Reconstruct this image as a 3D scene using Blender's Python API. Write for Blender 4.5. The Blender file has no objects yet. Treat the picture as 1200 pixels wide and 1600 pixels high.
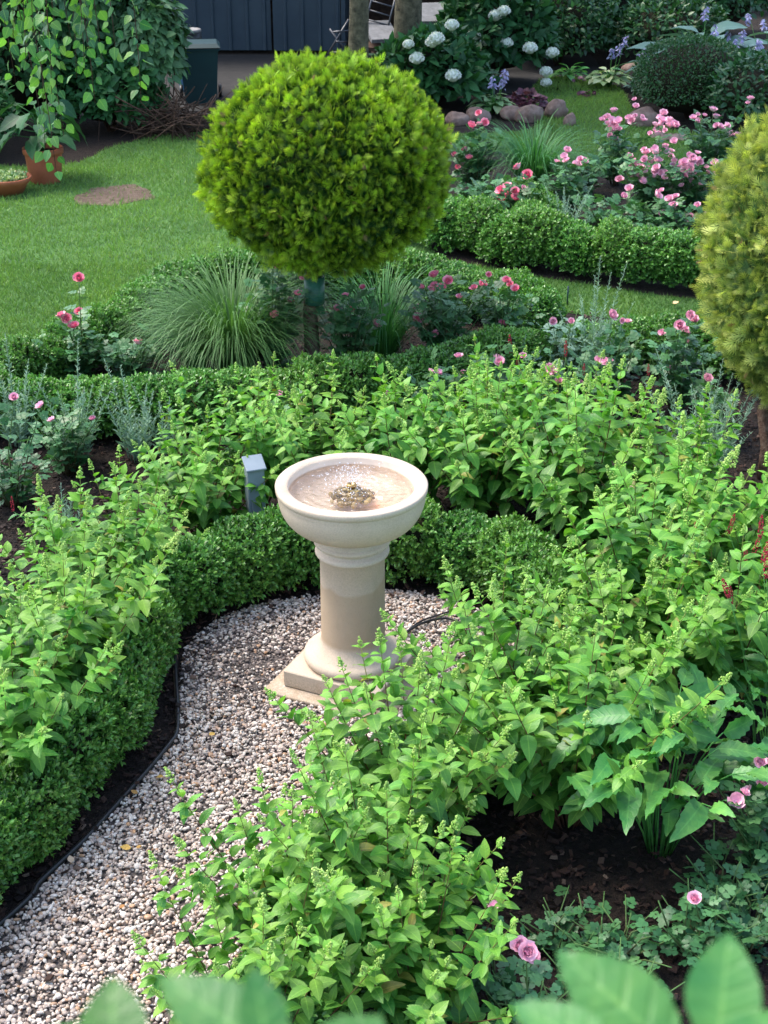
import bpy, math, random
import numpy as np
from math import radians as R, sin, cos, pi
rs = np.random.RandomState(7); random.seed(7)
S = bpy.context.scene; C = S.collection
# ---------------------------------------------------------------- camera, world, sun, exposure
PITCH, CH, FPX = R(26), 3.4, 2300.0
cam = bpy.data.cameras.new("camera"); co = bpy.data.objects.new("camera", cam); C.objects.link(co)
co.location = (0, 0, CH); co.rotation_euler = (R(90)-PITCH, 0, 0)
cam.sensor_fit = 'VERTICAL'; cam.sensor_height = 36; cam.lens = FPX/1600*36
cam.clip_start = .05; cam.clip_end = 400
cam.dof.use_dof = True; cam.dof.focus_distance = 5.7; cam.dof.aperture_fstop = 14
S.camera = co
SUN_EL, SUN_AZ = R(58), R(-62)      # azimuth measured from +Y towards +X
W = bpy.data.worlds.new("World"); S.world = W; W.use_nodes = True
wn = W.node_tree.nodes; sky = wn.new('ShaderNodeTexSky'); sky.sky_type = 'NISHITA'; sky.sun_disc = False
sky.sun_elevation = SUN_EL; sky.sun_rotation = SUN_AZ; sky.dust_density = 3.0; sky.ozone_density = .8
bg = wn['Background']; bg.inputs[1].default_value = .15
W.node_tree.links.new(sky.outputs[0], bg.inputs[0])
sd = bpy.data.lights.new("sun", 'SUN'); sd.energy = 1.05; sd.angle = R(24); sd.color = (1, .95, .86)
so = bpy.data.objects.new("sun", sd); C.objects.link(so)
sv = np.array([sin(SUN_AZ)*cos(SUN_EL), cos(SUN_AZ)*cos(SUN_EL), sin(SUN_EL)])
from mathutils import Vector, Matrix
so.rotation_euler = Vector(sv).to_track_quat('Z', 'Y').to_euler(); so.location = (0, 0, 20)
S.view_settings.view_transform = 'Standard'; S.view_settings.look = 'None'
S.view_settings.exposure = 1.72; S.view_settings.gamma = 1

# ---------------------------------------------------------------- helpers
def ray(u, v):
    x = (u-600)/FPX; y = (v-800)/FPX
    return np.array([x, cos(PITCH)-y*sin(PITCH), -sin(PITCH)-y*cos(PITCH)])
def at(u, v, z=0.0):
    d = ray(u, v); t = (z-CH)/d[2]; return np.array([0, 0, CH])+d*t
def at_y(u, v, Y):
    d = ray(u, v); return np.array([0, 0, CH])+d*(Y/d[1])
def at_d(u, v, dist):
    d = ray(u, v); return np.array([0, 0, CH])+d*dist
def nrm(a): return a/np.maximum(np.linalg.norm(a, axis=-1, keepdims=True), 1e-9)
def lump(p, f, seed=0):
    r = np.random.RandomState(seed); o = np.zeros(p.shape[:-1])
    for k in range(7):
        w = nrm(r.normal(size=3))*f*(.7+.8*r.rand()); o = o+np.sin(p@w+r.rand()*6.28)
    return o/3.2
def frames(D, U):
    D = nrm(D); Z = nrm(U-(U*D).sum(-1, keepdims=True)*D); X = np.cross(D, Z); return X, D, Z
def inpoly(x, y, poly):
    c = np.zeros(x.shape, bool); n = len(poly)
    for i in range(n):
        x1, y1 = poly[i][:2]; x2, y2 = poly[(i+1) % n][:2]
        if y1 == y2: continue
        c ^= ((y1 > y) != (y2 > y)) & (x < (x2-x1)*(y-y1)/(y2-y1)+x1)
    return c
class T:      # a template: verts, faces, per-vert (across, along)
    def __init__(s, V, F, lf=None):
        s.V = np.array(V, float); s.n = len(s.V)
        s.loops = np.concatenate([np.array(f) for f in F]).astype(np.int64); s.tot = np.array([len(f) for f in F])
        s.lf = np.array(lf, float) if lf is not None else np.zeros((s.n, 2))
def merge(ts):
    o = 0; V = []; L = []; tt = []; lf = []
    for t in ts:
        V.append(t.V); L.append(t.loops+o); tt.append(t.tot); lf.append(t.lf); o += t.n
    m = T.__new__(T); m.V = np.concatenate(V); m.n = o; m.loops = np.concatenate(L); m.tot = np.concatenate(tt); m.lf = np.concatenate(lf); return m
def xf(t, M, loc=(0, 0, 0)):
    m = T.__new__(T); m.V = t.V@np.array(M).T+np.array(loc); m.n = t.n; m.loops = t.loops; m.tot = t.tot; m.lf = t.lf; return m
def rotz(a): return np.array([[cos(a), -sin(a), 0], [sin(a), cos(a), 0], [0, 0, 1]])
def rotx(a): return np.array([[1, 0, 0], [0, cos(a), -sin(a)], [0, sin(a), cos(a)]])
def roty(a): return np.array([[cos(a), 0, sin(a)], [0, 1, 0], [-sin(a), 0, cos(a)]])
class MB:
    def __init__(s): s.V = []; s.L = []; s.tot = []; s.lf = []; s.tone = []; s.mi = []; s.n = 0; s.sm = []
    def inst(s, t, P, D, U, size, tone=0.5, mat=0, smooth=True, wide=1.0, tonegrad=0.0):
        P = np.atleast_2d(P); N = len(P); D = np.broadcast_to(np.atleast_2d(D), (N, 3)); U = np.broadcast_to(np.atleast_2d(U), (N, 3))
        X, Y, Z = frames(D, U); sz = np.broadcast_to(np.asarray(size, float), (N,))[:, None, None]; w = np.broadcast_to(np.asarray(wide, float), (N,))[:, None, None]
        v = t.V[None]
        V = P[:, None]+sz*(v[..., 0:1]*w*X[:, None]+v[..., 1:2]*Y[:, None]+v[..., 2:3]*Z[:, None])
        tn = np.broadcast_to(np.asarray(tone, float), (N,))[:, None]+tonegrad*t.lf[None, :, 1]
        rr = rs.rand(N)
        lf = np.concatenate([np.broadcast_to(t.lf[None], (N, t.n, 2)), np.broadcast_to(rr[:, None, None], (N, t.n, 1))], 2)
        s.V.append(V.reshape(-1, 3)); s.lf.append(lf.reshape(-1, 3)); s.tone.append(np.broadcast_to(tn, (N, t.n)).reshape(-1))
        s.L.append((t.loops[None]+(np.arange(N)*t.n)[:, None]+s.n).reshape(-1)); s.tot.append(np.tile(t.tot, N))
        s.mi.append(np.full(N*len(t.tot), mat)); s.sm.append(np.full(N*len(t.tot), smooth)); s.n += N*t.n
        return s
    def add(s, t, tone=.5, mat=0, smooth=True, M=None, loc=(0, 0, 0)):
        if M is not None or tuple(loc) != (0, 0, 0): t = xf(t, np.eye(3) if M is None else M, loc)
        s.V.append(t.V); s.lf.append(np.concatenate([t.lf, np.full((t.n, 1), rs.rand())], 1)); s.tone.append(np.broadcast_to(np.asarray(tone, float), (t.n,)))
        s.L.append(t.loops+s.n); s.tot.append(t.tot); s.mi.append(np.full(len(t.tot), mat)); s.sm.append(np.full(len(t.tot), smooth)); s.n += t.n
        return s
    def build(s, name, mats, parent=None, loc=None):
        V = np.concatenate(s.V); L = np.concatenate(s.L); tot = np.concatenate(s.tot)
        me = bpy.data.meshes.new(name); me.vertices.add(len(V)); me.loops.add(len(L)); me.polygons.add(len(tot))
        me.vertices.foreach_set('co', V.astype(np.float32).ravel()); me.loops.foreach_set('vertex_index', L.astype(np.int32))
        st = np.concatenate([[0], np.cumsum(tot)[:-1]]); me.polygons.foreach_set('loop_start', st.astype(np.int32))
        me.polygons.foreach_set('material_index', np.concatenate(s.mi).astype(np.int32))
        me.polygons.foreach_set('use_smooth', np.concatenate(s.sm).astype(bool))
        a = me.attributes.new('lf', 'FLOAT_VECTOR', 'POINT'); a.data.foreach_set('vector', np.concatenate(s.lf).astype(np.float32).ravel())
        a = me.attributes.new('tone', 'FLOAT', 'POINT'); a.data.foreach_set('value', np.concatenate(s.tone).astype(np.float32))
        me.update(calc_edges=True)
        for m in (mats if isinstance(mats, (list, tuple)) else [mats]): me.materials.append(m)
        o = bpy.data.objects.new(name, me); C.objects.link(o)
        if parent: o.parent = parent
        if loc is not None: o.location = loc
        return o
def tag(o, label=None, cat=None, group=None, kind=None):
    if label: o['label'] = label
    if cat: o['category'] = cat
    if group: o['group'] = group
    if kind: o['kind'] = kind
    return o
def thing(name, loc, label, cat, group=None, rz=0):
    o = bpy.data.objects.new(name, None); C.objects.link(o); o.location = tuple(loc); o.rotation_euler = (0, 0, rz); o.empty_display_size = .1
    return tag(o, label, cat, group)
KIDS = {}
def children(o): return [c for c in C.objects if c.parent == o]
def kids(o):
    if o.name not in KIDS: KIDS[o.name] = [c for c in C.objects if c.parent == o]
    return KIDS[o.name]
def copy_tree(o, parent=None):
    c = o.copy(); C.objects.link(c); c.parent = parent
    for k in kids(o): copy_tree(k, c)
    return c
FIRST = set()
def place(proto, loc, rz, sc, label, cat, group=None):
    o = proto if proto.name not in FIRST else copy_tree(proto)
    if o is proto: kids(proto); [kids(k) for k in kids(proto)]; FIRST.add(proto.name)
    o.location = tuple(loc); o.rotation_euler = (0, 0, rz); o.scale = (sc if hasattr(sc, '__len__') else (sc, sc, sc))
    return tag(o, label, cat, group)

# ---------------------------------------------------------------- templates
def leaf_t(w=.55, n=4, fold=.22, droop=.25, wave=0.0, base=.12, tipp=1.0, peak=.4):
    V = [(0, 0, 0)]; lf = [(0, 0)]; rows = []
    for i in range(1, n):
        t = i/n; tt = t**(math.log(.5)/math.log(peak)); ww = w*.5*sin(pi*tt)**.85
        z0 = -droop*t*t; zw = z0+fold*ww
        k = len(V); wv = wave*(1 if i % 2 else -1)
        V += [(-ww, t, zw+wv), (0, t, z0), (ww, t, zw-wv)]; lf += [(-1, t), (0, t), (1, t)]; rows.append(k)
    e = len(V); V.append((0, 1, -droop)); lf.append((0, 1)); F = []
    k = rows[0]; F += [(0, k+1, k), (0, k+2, k+1)]
    for a, b in zip(rows, rows[1:]): F += [(a, a+1, b+1, b), (a+1, a+2, b+2, b+1)]
    k = rows[-1]; F += [(k, k+1, e), (k+1, k+2, e)]
    return T(V, F, lf)
def diamond(w=.5, z=.08): return T([(0, 0, 0), (-w/2, .5, z), (0, .5, 0), (w/2, .5, z), (0, 1, -.05)], [(0, 2, 4, 1), (0, 3, 4, 2)], [(0, 0), (-1, .5), (0, .5), (1, .5), (0, 1)])
def box_t(sx, sy, sz, b=.0):
    x, y, z = sx/2, sy/2, sz
    if not b: return T([(-x, -y, 0), (x, -y, 0), (x, y, 0), (-x, y, 0), (-x, -y, z), (x, -y, z), (x, y, z), (-x, y, z)], [(0, 3, 2, 1), (4, 5, 6, 7), (0, 1, 5, 4), (1, 2, 6, 5), (2, 3, 7, 6), (3, 0, 4, 7)])
    V = []; F = []
    for zz, ii in ((0, b), (b, 0), (z-b, 0), (z, b)):
        o = ii
        V += [(-x+b+0, -y+o, zz), (x-b, -y+o, zz), (x-o, -y+b, zz), (x-o, y-b, zz), (x-b, y-o, zz), (-x+b, y-o, zz), (-x+o, y-b, zz), (-x+o, -y+b, zz)]
    for k in range(3):
        for i in range(8): F.append((k*8+i, k*8+(i+1) % 8, k*8+8+(i+1) % 8, k*8+8+i))
    F.append(tuple(range(7, -1, -1))); F.append(tuple(range(24, 32))); return T(V, F)
def lathe_t(prof, n=48, closed=False):
    V = []; F = []; m = len(prof)
    for r, z in prof:
        for i in range(n): a = 2*pi*i/n; V.append((r*cos(a), r*sin(a), z))
    for j in range(m-1):
        for i in range(n): F.append((j*n+i, j*n+(i+1) % n, (j+1)*n+(i+1) % n, (j+1)*n+i))
    if prof[0][0] > 1e-4: F.append(tuple(range(n-1, -1, -1)))
    if prof[-1][0] > 1e-4 and not closed: F.append(tuple(range((m-1)*n, m*n)))
    return T(V, F, [(0, j/(m-1)) for j in range(m) for i in range(n)])
def tube_t(pts, r0, r1, sides=5, cap=True):
    pts = np.array(pts, float); n = len(pts); d = nrm(np.gradient(pts, axis=0)); up = np.array([0.31, .17, .93])
    if abs(d[0]@nrm(up)) > .9: up = np.array([1., .2, 0])
    V = []; lf = []; F = []
    x = nrm(np.cross(d[0], up))
    for i in range(n):
        x = nrm(x-(x@d[i])*d[i]); y = np.cross(d[i], x); r = r0+(r1-r0)*i/(n-1)
        for k in range(sides): a = 2*pi*k/sides; V.append(pts[i]+r*(cos(a)*x+sin(a)*y)); lf.append((0, i/(n-1)))
    for i in range(n-1):
        for k in range(sides): F.append((i*sides+k, i*sides+(k+1) % sides, (i+1)*sides+(k+1) % sides, (i+1)*sides+k))
    if cap: F.append(tuple(range(sides-1, -1, -1))); F.append(tuple(range((n-1)*sides, n*sides)))
    return T(V, F, lf)
OCT = T([(1, 0, 0), (-1, 0, 0), (0, 1, 0), (0, -1, 0), (0, 0, 1), (0, 0, -1)], [(0, 2, 4), (2, 1, 4), (1, 3, 4), (3, 0, 4), (2, 0, 5), (1, 2, 5), (3, 1, 5), (0, 3, 5)])
def ico_t(sub):
    import bmesh
    bm = bmesh.new(); bmesh.ops.create_icosphere(bm, subdivisions=sub, radius=1); bm.verts.index_update()
    t = T([v.co[:] for v in bm.verts], [[v.index for v in f.verts] for f in bm.faces]); bm.free(); return t
ICO1, ICO2, ICO3 = ico_t(1), ico_t(2), ico_t(4)
def blob(t, seed, amp=.15, f=3, sq=(1, 1, 1)):
    V = t.V*(1+amp*lump(t.V, f, seed)[:, None])*np.array(sq); m = xf(t, np.eye(3)); m.V = V; return m
LEAF = leaf_t(); LEAF_LO = leaf_t(n=3); SMALL = diamond(.55); RND = leaf_t(.75, 4, .12, .1, peak=.5); RNDLO = leaf_t(.8, 3, .12, .1, peak=.5)
BIG = leaf_t(.42, 12, .3, .35, .032, peak=.35); NARROW = diamond(.2, .03)
def pinnate(n=5, lt=RNDLO):
    ts = [xf(lt, np.eye(3)*.42, (0, .6, 0))]
    for k in range((n-1)//2):
        for sgn in (-1, 1): ts.append(xf(lt, (rotz(-sgn*1.05)*.38), (0, .55-.27*k, 0)))
    return merge(ts+[T([(-.01, 0, 0), (.01, 0, 0), (.008, .62, 0), (-.008, .62, 0)], [(0, 1, 2, 3)], [(0, 0)]*4)])
PINN = pinnate()
def frond():
    ts = []; rh = diamond(.105, .015)
    ts.append(xf(rh, np.eye(3)))
    for i, (y, l, a) in enumerate([(.12, .5, .7), (.3, .5, .6), (.48, .42, .5), (.66, .3, .45)]):
        for s_ in (-1, 1):
            q = xf(rh, rotz(-s_*a)@np.diag([l*1.5, l, l]), (0, y, .02*s_)); q.lf = q.lf.copy(); q.lf[:, 1] = y+q.lf[:, 1]*l*.8; ts.append(q)
            if i < 2:
                q = xf(rh, rotz(-s_*(a+.55))@np.diag([l*.8, l*.55, l]), (s_*l*.25, y+l*.3, 0)); q.lf = q.lf.copy(); q.lf[:, 1] = y+.2+q.lf[:, 1]*l*.5; ts.append(q)
    return merge(ts)
FROND = frond()

# ---------------------------------------------------------------- materials
def newmat(name):
    m = bpy.data.materials.new(name); m.use_nodes = True; nt = m.node_tree; p = nt.nodes['Principled BSDF']; return m, nt, p
def N(nt, t, **k):
    n = nt.nodes.new(t)
    for a, b in k.items(): setattr(n, a, b)
    return n
def mathn(nt, op, a, b=None, c=None):
    n = N(nt, 'ShaderNodeMath', operation=op)
    for i, x in enumerate((a, b, c)):
        if x is None: continue
        if isinstance(x, (int, float)): n.inputs[i].default_value = x
        else: nt.links.new(x, n.inputs[i])
    return n.outputs[0]
def mixc(nt, fac, a, b, mode='MIX'):
    n = N(nt, 'ShaderNodeMix', data_type='RGBA', blend_type=mode)
    for i, x in ((0, fac), (6, a), (7, b)):
        if isinstance(x, (int, float)): n.inputs[i].default_value = x
        elif isinstance(x, tuple): n.inputs[i].default_value = (*x, 1)[:4]
        else: nt.links.new(x, n.inputs[i])
    return n.outputs[2]
def leafmat(name, c0, c1, rough=.42, trans=.3, veins=7.0, spec=.4, var=.35, tip=None, huevar=.03, blot=0):
    m, nt, p = newmat(name); L = nt.links.new
    at1 = N(nt, 'ShaderNodeAttribute', attribute_name='tone'); at2 = N(nt, 'ShaderNodeAttribute', attribute_name='lf')
    sp = N(nt, 'ShaderNodeSeparateXYZ'); L(at2.outputs['Vector'], sp.inputs[0]); oi = N(nt, 'ShaderNodeObjectInfo')
    col = mixc(nt, at1.outputs['Fac'], c0, c1)
    hs = N(nt, 'ShaderNodeHueSaturation'); L(col, hs.inputs['Color'])
    hv = mathn(nt, 'MULTIPLY_ADD', sp.outputs[2], huevar, .5-huevar/2); hv = mathn(nt, 'MULTIPLY_ADD', oi.outputs['Random'], huevar*.5, mathn(nt, 'SUBTRACT', hv, huevar*.25)); L(hv, hs.inputs['Hue'])
    r2 = mathn(nt, 'FRACT', mathn(nt, 'MULTIPLY', sp.outputs[2], 7.31))
    L(mathn(nt, 'MULTIPLY_ADD', r2, var, 1-var/2), hs.inputs['Value'])
    col = hs.outputs[0]
    if veins:
        ax = mathn(nt, 'ABSOLUTE', sp.outputs[0])
        st = mathn(nt, 'SINE', mathn(nt, 'MULTIPLY', mathn(nt, 'MULTIPLY_ADD', ax, -.16, sp.outputs[1]), veins*6.283))
        mid = mathn(nt, 'LESS_THAN', ax, .07)
        col = mixc(nt, mathn(nt, 'MULTIPLY', mid, .35), col, (c1[0]*1.6, c1[1]*1.4, c1[2]*1.5))
        col = mixc(nt, mathn(nt, 'MULTIPLY', mathn(nt, 'GREATER_THAN', st, .88), .08), col, (c1[0]*1.5, c1[1]*1.4, c1[2]*1.5))
        bu = N(nt, 'ShaderNodeBump'); bu.inputs['Strength'].default_value = .35; bu.inputs['Distance'].default_value = .003
        L(mathn(nt, 'MULTIPLY', mathn(nt, 'MAXIMUM', st, .55), -1), bu.inputs['Height']); L(bu.outputs[0], p.inputs['Normal'])
    if blot:
        tc = N(nt, 'ShaderNodeTexCoord'); no = N(nt, 'ShaderNodeTexNoise'); no.inputs['Scale'].default_value = blot; no.inputs['Detail'].default_value = 6; L(tc.outputs['Object'], no.inputs[0])
        mr = N(nt, 'ShaderNodeMapRange'); L(no.outputs[0], mr.inputs[0]); mr.inputs[1].default_value = .35; mr.inputs[2].default_value = .7; col = mixc(nt, mr.outputs[0], mixc(nt, 1.0, col, (.62, .78, .75), 'MULTIPLY'), mixc(nt, 1.0, col, (1.35, 1.12, .95), 'MULTIPLY'))
    L(col, p.inputs['Base Color']); p.inputs['Roughness'].default_value = rough; p.inputs['Specular IOR Level'].default_value = spec
    tr = N(nt, 'ShaderNodeBsdfTranslucent'); L(mixc(nt, 1.0, col, (1.15, 1.25, .55), 'MULTIPLY'), tr.inputs[0])
    mx = N(nt, 'ShaderNodeMixShader'); mx.inputs[0].default_value = trans
    L(p.outputs[0], mx.inputs[1]); L(tr.outputs[0], mx.inputs[2]); L(mx.outputs[0], nt.nodes['Material Output'].inputs[0])
    return m
def noisemat(name, cols, scale=8, rough=.8, bump=.3, dist=.01, spec=.3, detail=8, tonemix=None, metal=0):
    m, nt, p = newmat(name); L = nt.links.new
    tc = N(nt, 'ShaderNodeTexCoord'); no = N(nt, 'ShaderNodeTexNoise'); no.inputs['Scale'].default_value = scale; no.inputs['Detail'].default_value = detail; no.inputs['Roughness'].default_value = .65
    L(tc.outputs['Object'], no.inputs[0]); cr = N(nt, 'ShaderNodeValToRGB'); e = cr.color_ramp.elements
    while len(e) < len(cols): e.new(.5)
    for i, c in enumerate(cols): e[i].position = .3+.4*i/max(1, len(cols)-1); e[i].color = (*c, 1)
    L(no.outputs[0], cr.inputs[0]); L(cr.outputs[0], p.inputs['Base Color'])
    p.inputs['Roughness'].default_value = rough; p.inputs['Specular IOR Level'].default_value = spec; p.inputs['Metallic'].default_value = metal
    if bump:
        n2 = N(nt, 'ShaderNodeTexNoise'); n2.inputs['Scale'].default_value = scale*4; n2.inputs['Detail'].default_value = 6; L(tc.outputs['Object'], n2.inputs[0])
        bu = N(nt, 'ShaderNodeBump'); bu.inputs['Strength'].default_value = bump; bu.inputs['Distance'].default_value = dist; L(n2.outputs[0], bu.inputs['Height']); L(bu.outputs[0], p.inputs['Normal'])
    return m
def tonemat(name, stops, rough=.7, bump=.2, scale=60, spec=.3):     # colour ramp driven by the tone attribute plus fine noise
    m, nt, p = newmat(name); L = nt.links.new
    a = N(nt, 'ShaderNodeAttribute', attribute_name='tone'); cr = N(nt, 'ShaderNodeValToRGB'); e = cr.color_ramp.elements
    while len(e) < len(stops): e.new(.5)
    for i, (ps, c) in enumerate(stops): e[i].position = ps; e[i].color = (*c, 1)
    L(a.outputs['Fac'], cr.inputs[0]); tc = N(nt, 'ShaderNodeTexCoord'); no = N(nt, 'ShaderNodeTexNoise'); no.inputs['Scale'].default_value = scale; no.inputs['Detail'].default_value = 4; L(tc.outputs['Object'], no.inputs[0])
    col = mixc(nt, .5, cr.outputs[0], mixc(nt, 1.0, cr.outputs[0], mixc(nt, no.outputs[0], (.45, .42, .4), (1.5, 1.5, 1.5)), 'MULTIPLY'))
    L(col, p.inputs['Base Color']); p.inputs['Roughness'].default_value = rough; p.inputs['Specular IOR Level'].default_value = spec
    bu = N(nt, 'ShaderNodeBump'); bu.inputs['Strength'].default_value = bump; bu.inputs['Distance'].default_value = .002; L(no.outputs[0], bu.inputs['Height']); L(bu.outputs[0], p.inputs['Normal'])
    return m
M = {}
M['hyd'] = leafmat('hydrangea_leaf', (.032, .165, .028), (.22, .475, .06), .45, .3, 6)
M['deadfrond'] = leafmat('browned_frond', (.10, .06, .02), (.30, .19, .07), .7, .1, 0)
M['aged'] = leafmat('yellowing_leaf', (.16, .17, .04), (.34, .34, .06), .5, .3, 6, .4, .5)
M['panicle'] = leafmat('panicle_bud', (.32, .56, .09), (.60, .75, .28), .6, .35, 0, .2, .2)
M['hstem'] = tonemat('hydrangea_stem', [(0, (.10, .045, .025)), (.7, (.14, .06, .03)), (1, (.20, .25, .06))])
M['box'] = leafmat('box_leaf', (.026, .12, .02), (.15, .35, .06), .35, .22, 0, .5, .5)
M['boxcore'] = noisemat('foliage_shade_core', [(.01, .012, .006), (.03, .025, .012)], 60, .9)  # dark core added to block light inside foliage, standing for the twigs
M['thuja'] = leafmat('thuja_frond', (.010, .060, .008), (.48, .70, .045), .5, .28, 0, .3, .45)
M['thuja_pale'] = leafmat('pale_thuja_frond', (.06, .15, .035), (.56, .64, .15), .5, .25, 0, .3, .4)
M['rose'] = leafmat('rose_leaf', (.02, .095, .035), (.10, .27, .085), .42, .2, 0, .45, .4)
M['rosestem'] = tonemat('rose_stem', [(0, (.07, .05, .025)), (1, (.08, .18, .05))])
M['sage'] = leafmat('silver_leaf', (.10, .23, .14), (.32, .48, .36), .6, .25, 0, .3, .3)
M['grassy'] = leafmat('ornamental_grass_blade', (.025, .13, .03), (.12, .32, .09), .55, .3, 0, .5, .4)
M['persic'] = leafmat('persicaria_leaf', (.035, .17, .045), (.11, .36, .08), .4, .28, 9, .45, .3, blot=22)
M['dark'] = leafmat('dark_shade_leaf', (.012, .06, .022), (.045, .16, .045), .5, .2, 5, .3, .4)  # dark-leaved plants; the green also carries the dim back border's shade
M['darkbox'] = leafmat('shaded_small_leaf', (.012, .065, .02), (.05, .16, .05), .4, .2, 0, .5, .4)  # shade of the back border put into the leaf colour
M['blue'] = leafmat('blue_hosta_leaf', (.05, .13, .10), (.12, .24, .20), .5, .2, 8, .4, .2)
M['varieg'] = leafmat('variegated_hosta_leaf', (.06, .2, .04), (.55, .65, .35), .45, .2, 0, .4, .3)
M['heuch'] = leafmat('purple_heuchera_leaf', (.06, .02, .035), (.20, .07, .10), .45, .15, 4, .4, .4)
M['birch'] = leafmat('birch_leaf', (.04, .17, .05), (.22, .46, .08), .35, .35, 6, .5, .5)
M['vine'] = leafmat('near_vine_leaf', (.04, .17, .045), (.15, .38, .11), .38, .4, 5, .4, .3, blot=55)
M['wilt'] = leafmat('dull_vine_leaf', (.04, .12, .045), (.13, .27, .11), .5, .2, 5, .4, .5)
M['bark'] = noisemat('tree_bark', [(.03, .028, .018), (.10, .09, .055), (.16, .14, .09)], 14, .9, .8, .02)
M['thbark'] = noisemat('thuja_bark', [(.05, .03, .022), (.18, .11, .08), (.30, .22, .17)], 30, .9, .9, .01)
def sandstone():
    m, nt, p = newmat('sandstone'); L = nt.links.new; tc = N(nt, 'ShaderNodeTexCoord'); no = N(nt, 'ShaderNodeTexNoise'); no.inputs['Scale'].default_value = 7; no.inputs['Detail'].default_value = 8; L(tc.outputs['Object'], no.inputs[0])
    n3 = N(nt, 'ShaderNodeTexNoise'); n3.inputs['Scale'].default_value = 160; n3.inputs['Detail'].default_value = 5; L(tc.outputs['Object'], n3.inputs[0])
    dry = mixc(nt, no.outputs[0], (.52, .41, .30), (.66, .55, .435)); dry = mixc(nt, .5, dry, mixc(nt, 1.0, dry, mixc(nt, n3.outputs[0], (.5, .48, .45), (1.4, 1.4, 1.4)), 'MULTIPLY'))
    wet = mixc(nt, no.outputs[0], (.43, .30, .185), (.52, .385, .255))
    n2 = N(nt, 'ShaderNodeTexNoise'); n2.inputs['Scale'].default_value = 5; n2.inputs['Detail'].default_value = 5; n2.inputs['Roughness'].default_value = .5; L(tc.outputs['Object'], n2.inputs[0])
    sp = N(nt, 'ShaderNodeSeparateXYZ'); L(tc.outputs['Object'], sp.inputs[0])
    z = mathn(nt, 'MULTIPLY_ADD', n2.outputs[0], -.22, sp.outputs[2])           # soaked band of the column, uneven edge
    up = N(nt, 'ShaderNodeMapRange'); L(z, up.inputs[0]); up.inputs[1].default_value = .385; up.inputs[2].default_value = .365
    dn = N(nt, 'ShaderNodeMapRange'); L(sp.outputs[2], dn.inputs[0]); dn.inputs[1].default_value = .205; dn.inputs[2].default_value = .225
    n4 = N(nt, 'ShaderNodeTexNoise'); n4.inputs['Scale'].default_value = 9; n4.inputs['Detail'].default_value = 3; L(tc.outputs['Object'], n4.inputs[0])
    low = N(nt, 'ShaderNodeMapRange'); L(mathn(nt, 'MULTIPLY_ADD', n4.outputs[0], .5, mathn(nt, 'MULTIPLY', sp.outputs[2], -2.2)), low.inputs[0]); low.inputs[1].default_value = .15; low.inputs[2].default_value = .19
    f = mathn(nt, 'MAXIMUM', mathn(nt, 'MULTIPLY', mathn(nt, 'MULTIPLY', up.outputs[0], dn.outputs[0]), .8), mathn(nt, 'MULTIPLY', low.outputs[0], .55))
    n5 = N(nt, 'ShaderNodeTexNoise'); n5.inputs['Scale'].default_value = 3.5; n5.inputs['Detail'].default_value = 9; n5.inputs['Roughness'].default_value = .7; mp = N(nt, 'ShaderNodeMapping'); mp.inputs['Scale'].default_value = (1, 1, .35); mp.inputs['Location'].default_value = (3.1, 1.7, .4); L(tc.outputs['Object'], mp.inputs[0]); L(mp.outputs[0], n5.inputs[0])
    st = N(nt, 'ShaderNodeMapRange'); L(n5.outputs[0], st.inputs[0]); st.inputs[1].default_value = .53; st.inputs[2].default_value = .70; st.inputs[4].default_value = .40
    pit = N(nt, 'ShaderNodeTexVoronoi'); pit.inputs['Scale'].default_value = 70; L(tc.outputs['Object'], pit.inputs[0]); pm = N(nt, 'ShaderNodeMapRange'); L(pit.outputs['Distance'], pm.inputs[0]); pm.inputs[1].default_value = .16; pm.inputs[2].default_value = .08; pm.inputs[4].default_value = .35
    spl = N(nt, 'ShaderNodeMapRange'); L(mathn(nt, 'MULTIPLY_ADD', n3.outputs[0], .16, sp.outputs[2]), spl.inputs[0]); spl.inputs[1].default_value = .15; spl.inputs[2].default_value = .09; spl.inputs[4].default_value = .5
    c_ = mixc(nt, st.outputs[0], mixc(nt, f, dry, wet), (.26, .22, .13)); c_ = mixc(nt, pm.outputs[0], c_, (.24, .18, .12)); c_ = mixc(nt, spl.outputs[0], c_, (.22, .17, .12)); L(c_, p.inputs['Base Color'])
    p.inputs['Roughness'].default_value = .75; p.inputs['Specular IOR Level'].default_value = .3
    bu = N(nt, 'ShaderNodeBump'); bu.inputs['Strength'].default_value = .25; bu.inputs['Distance'].default_value = .002; L(n3.outputs[0], bu.inputs['Height']); L(bu.outputs[0], p.inputs['Normal']); return m
M['stone'] = sandstone()
M['basin'] = noisemat('wet_basin_stone', [(.66, .53, .41), (.76, .64, .51)], 9, .35, .2, .002, .5)
M['boulder'] = noisemat('boulder_stone', [(.10, .07, .055), (.22, .15, .12), (.30, .23, .19)], 9, .8, .5, .01)
M['soil'] = noisemat('soil', [(.006, .004, .003), (.018, .012, .009), (.035, .024, .017)], 18, .95, 1, .03)
M['mulch'] = tonemat('bark_mulch', [(0, (.008, .005, .004)), (.5, (.028, .014, .010)), (.9, (.065, .034, .024)), (1, (.16, .11, .08))], .75, .6, 90)
M['turf'] = noisemat('turf', [(.03, .075, .02), (.05, .13, .028), (.075, .15, .035)], 2.5, .9, .5, .02)
M['blade'] = leafmat('lawn_grass_blade', (.055, .14, .035), (.22, .37, .09), .5, .3, 0, .3, .5)
M['gravelbase'] = noisemat('gravel_bed', [(.03, .025, .022), (.20, .17, .155)], 90, .9, .8, .01)
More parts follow.
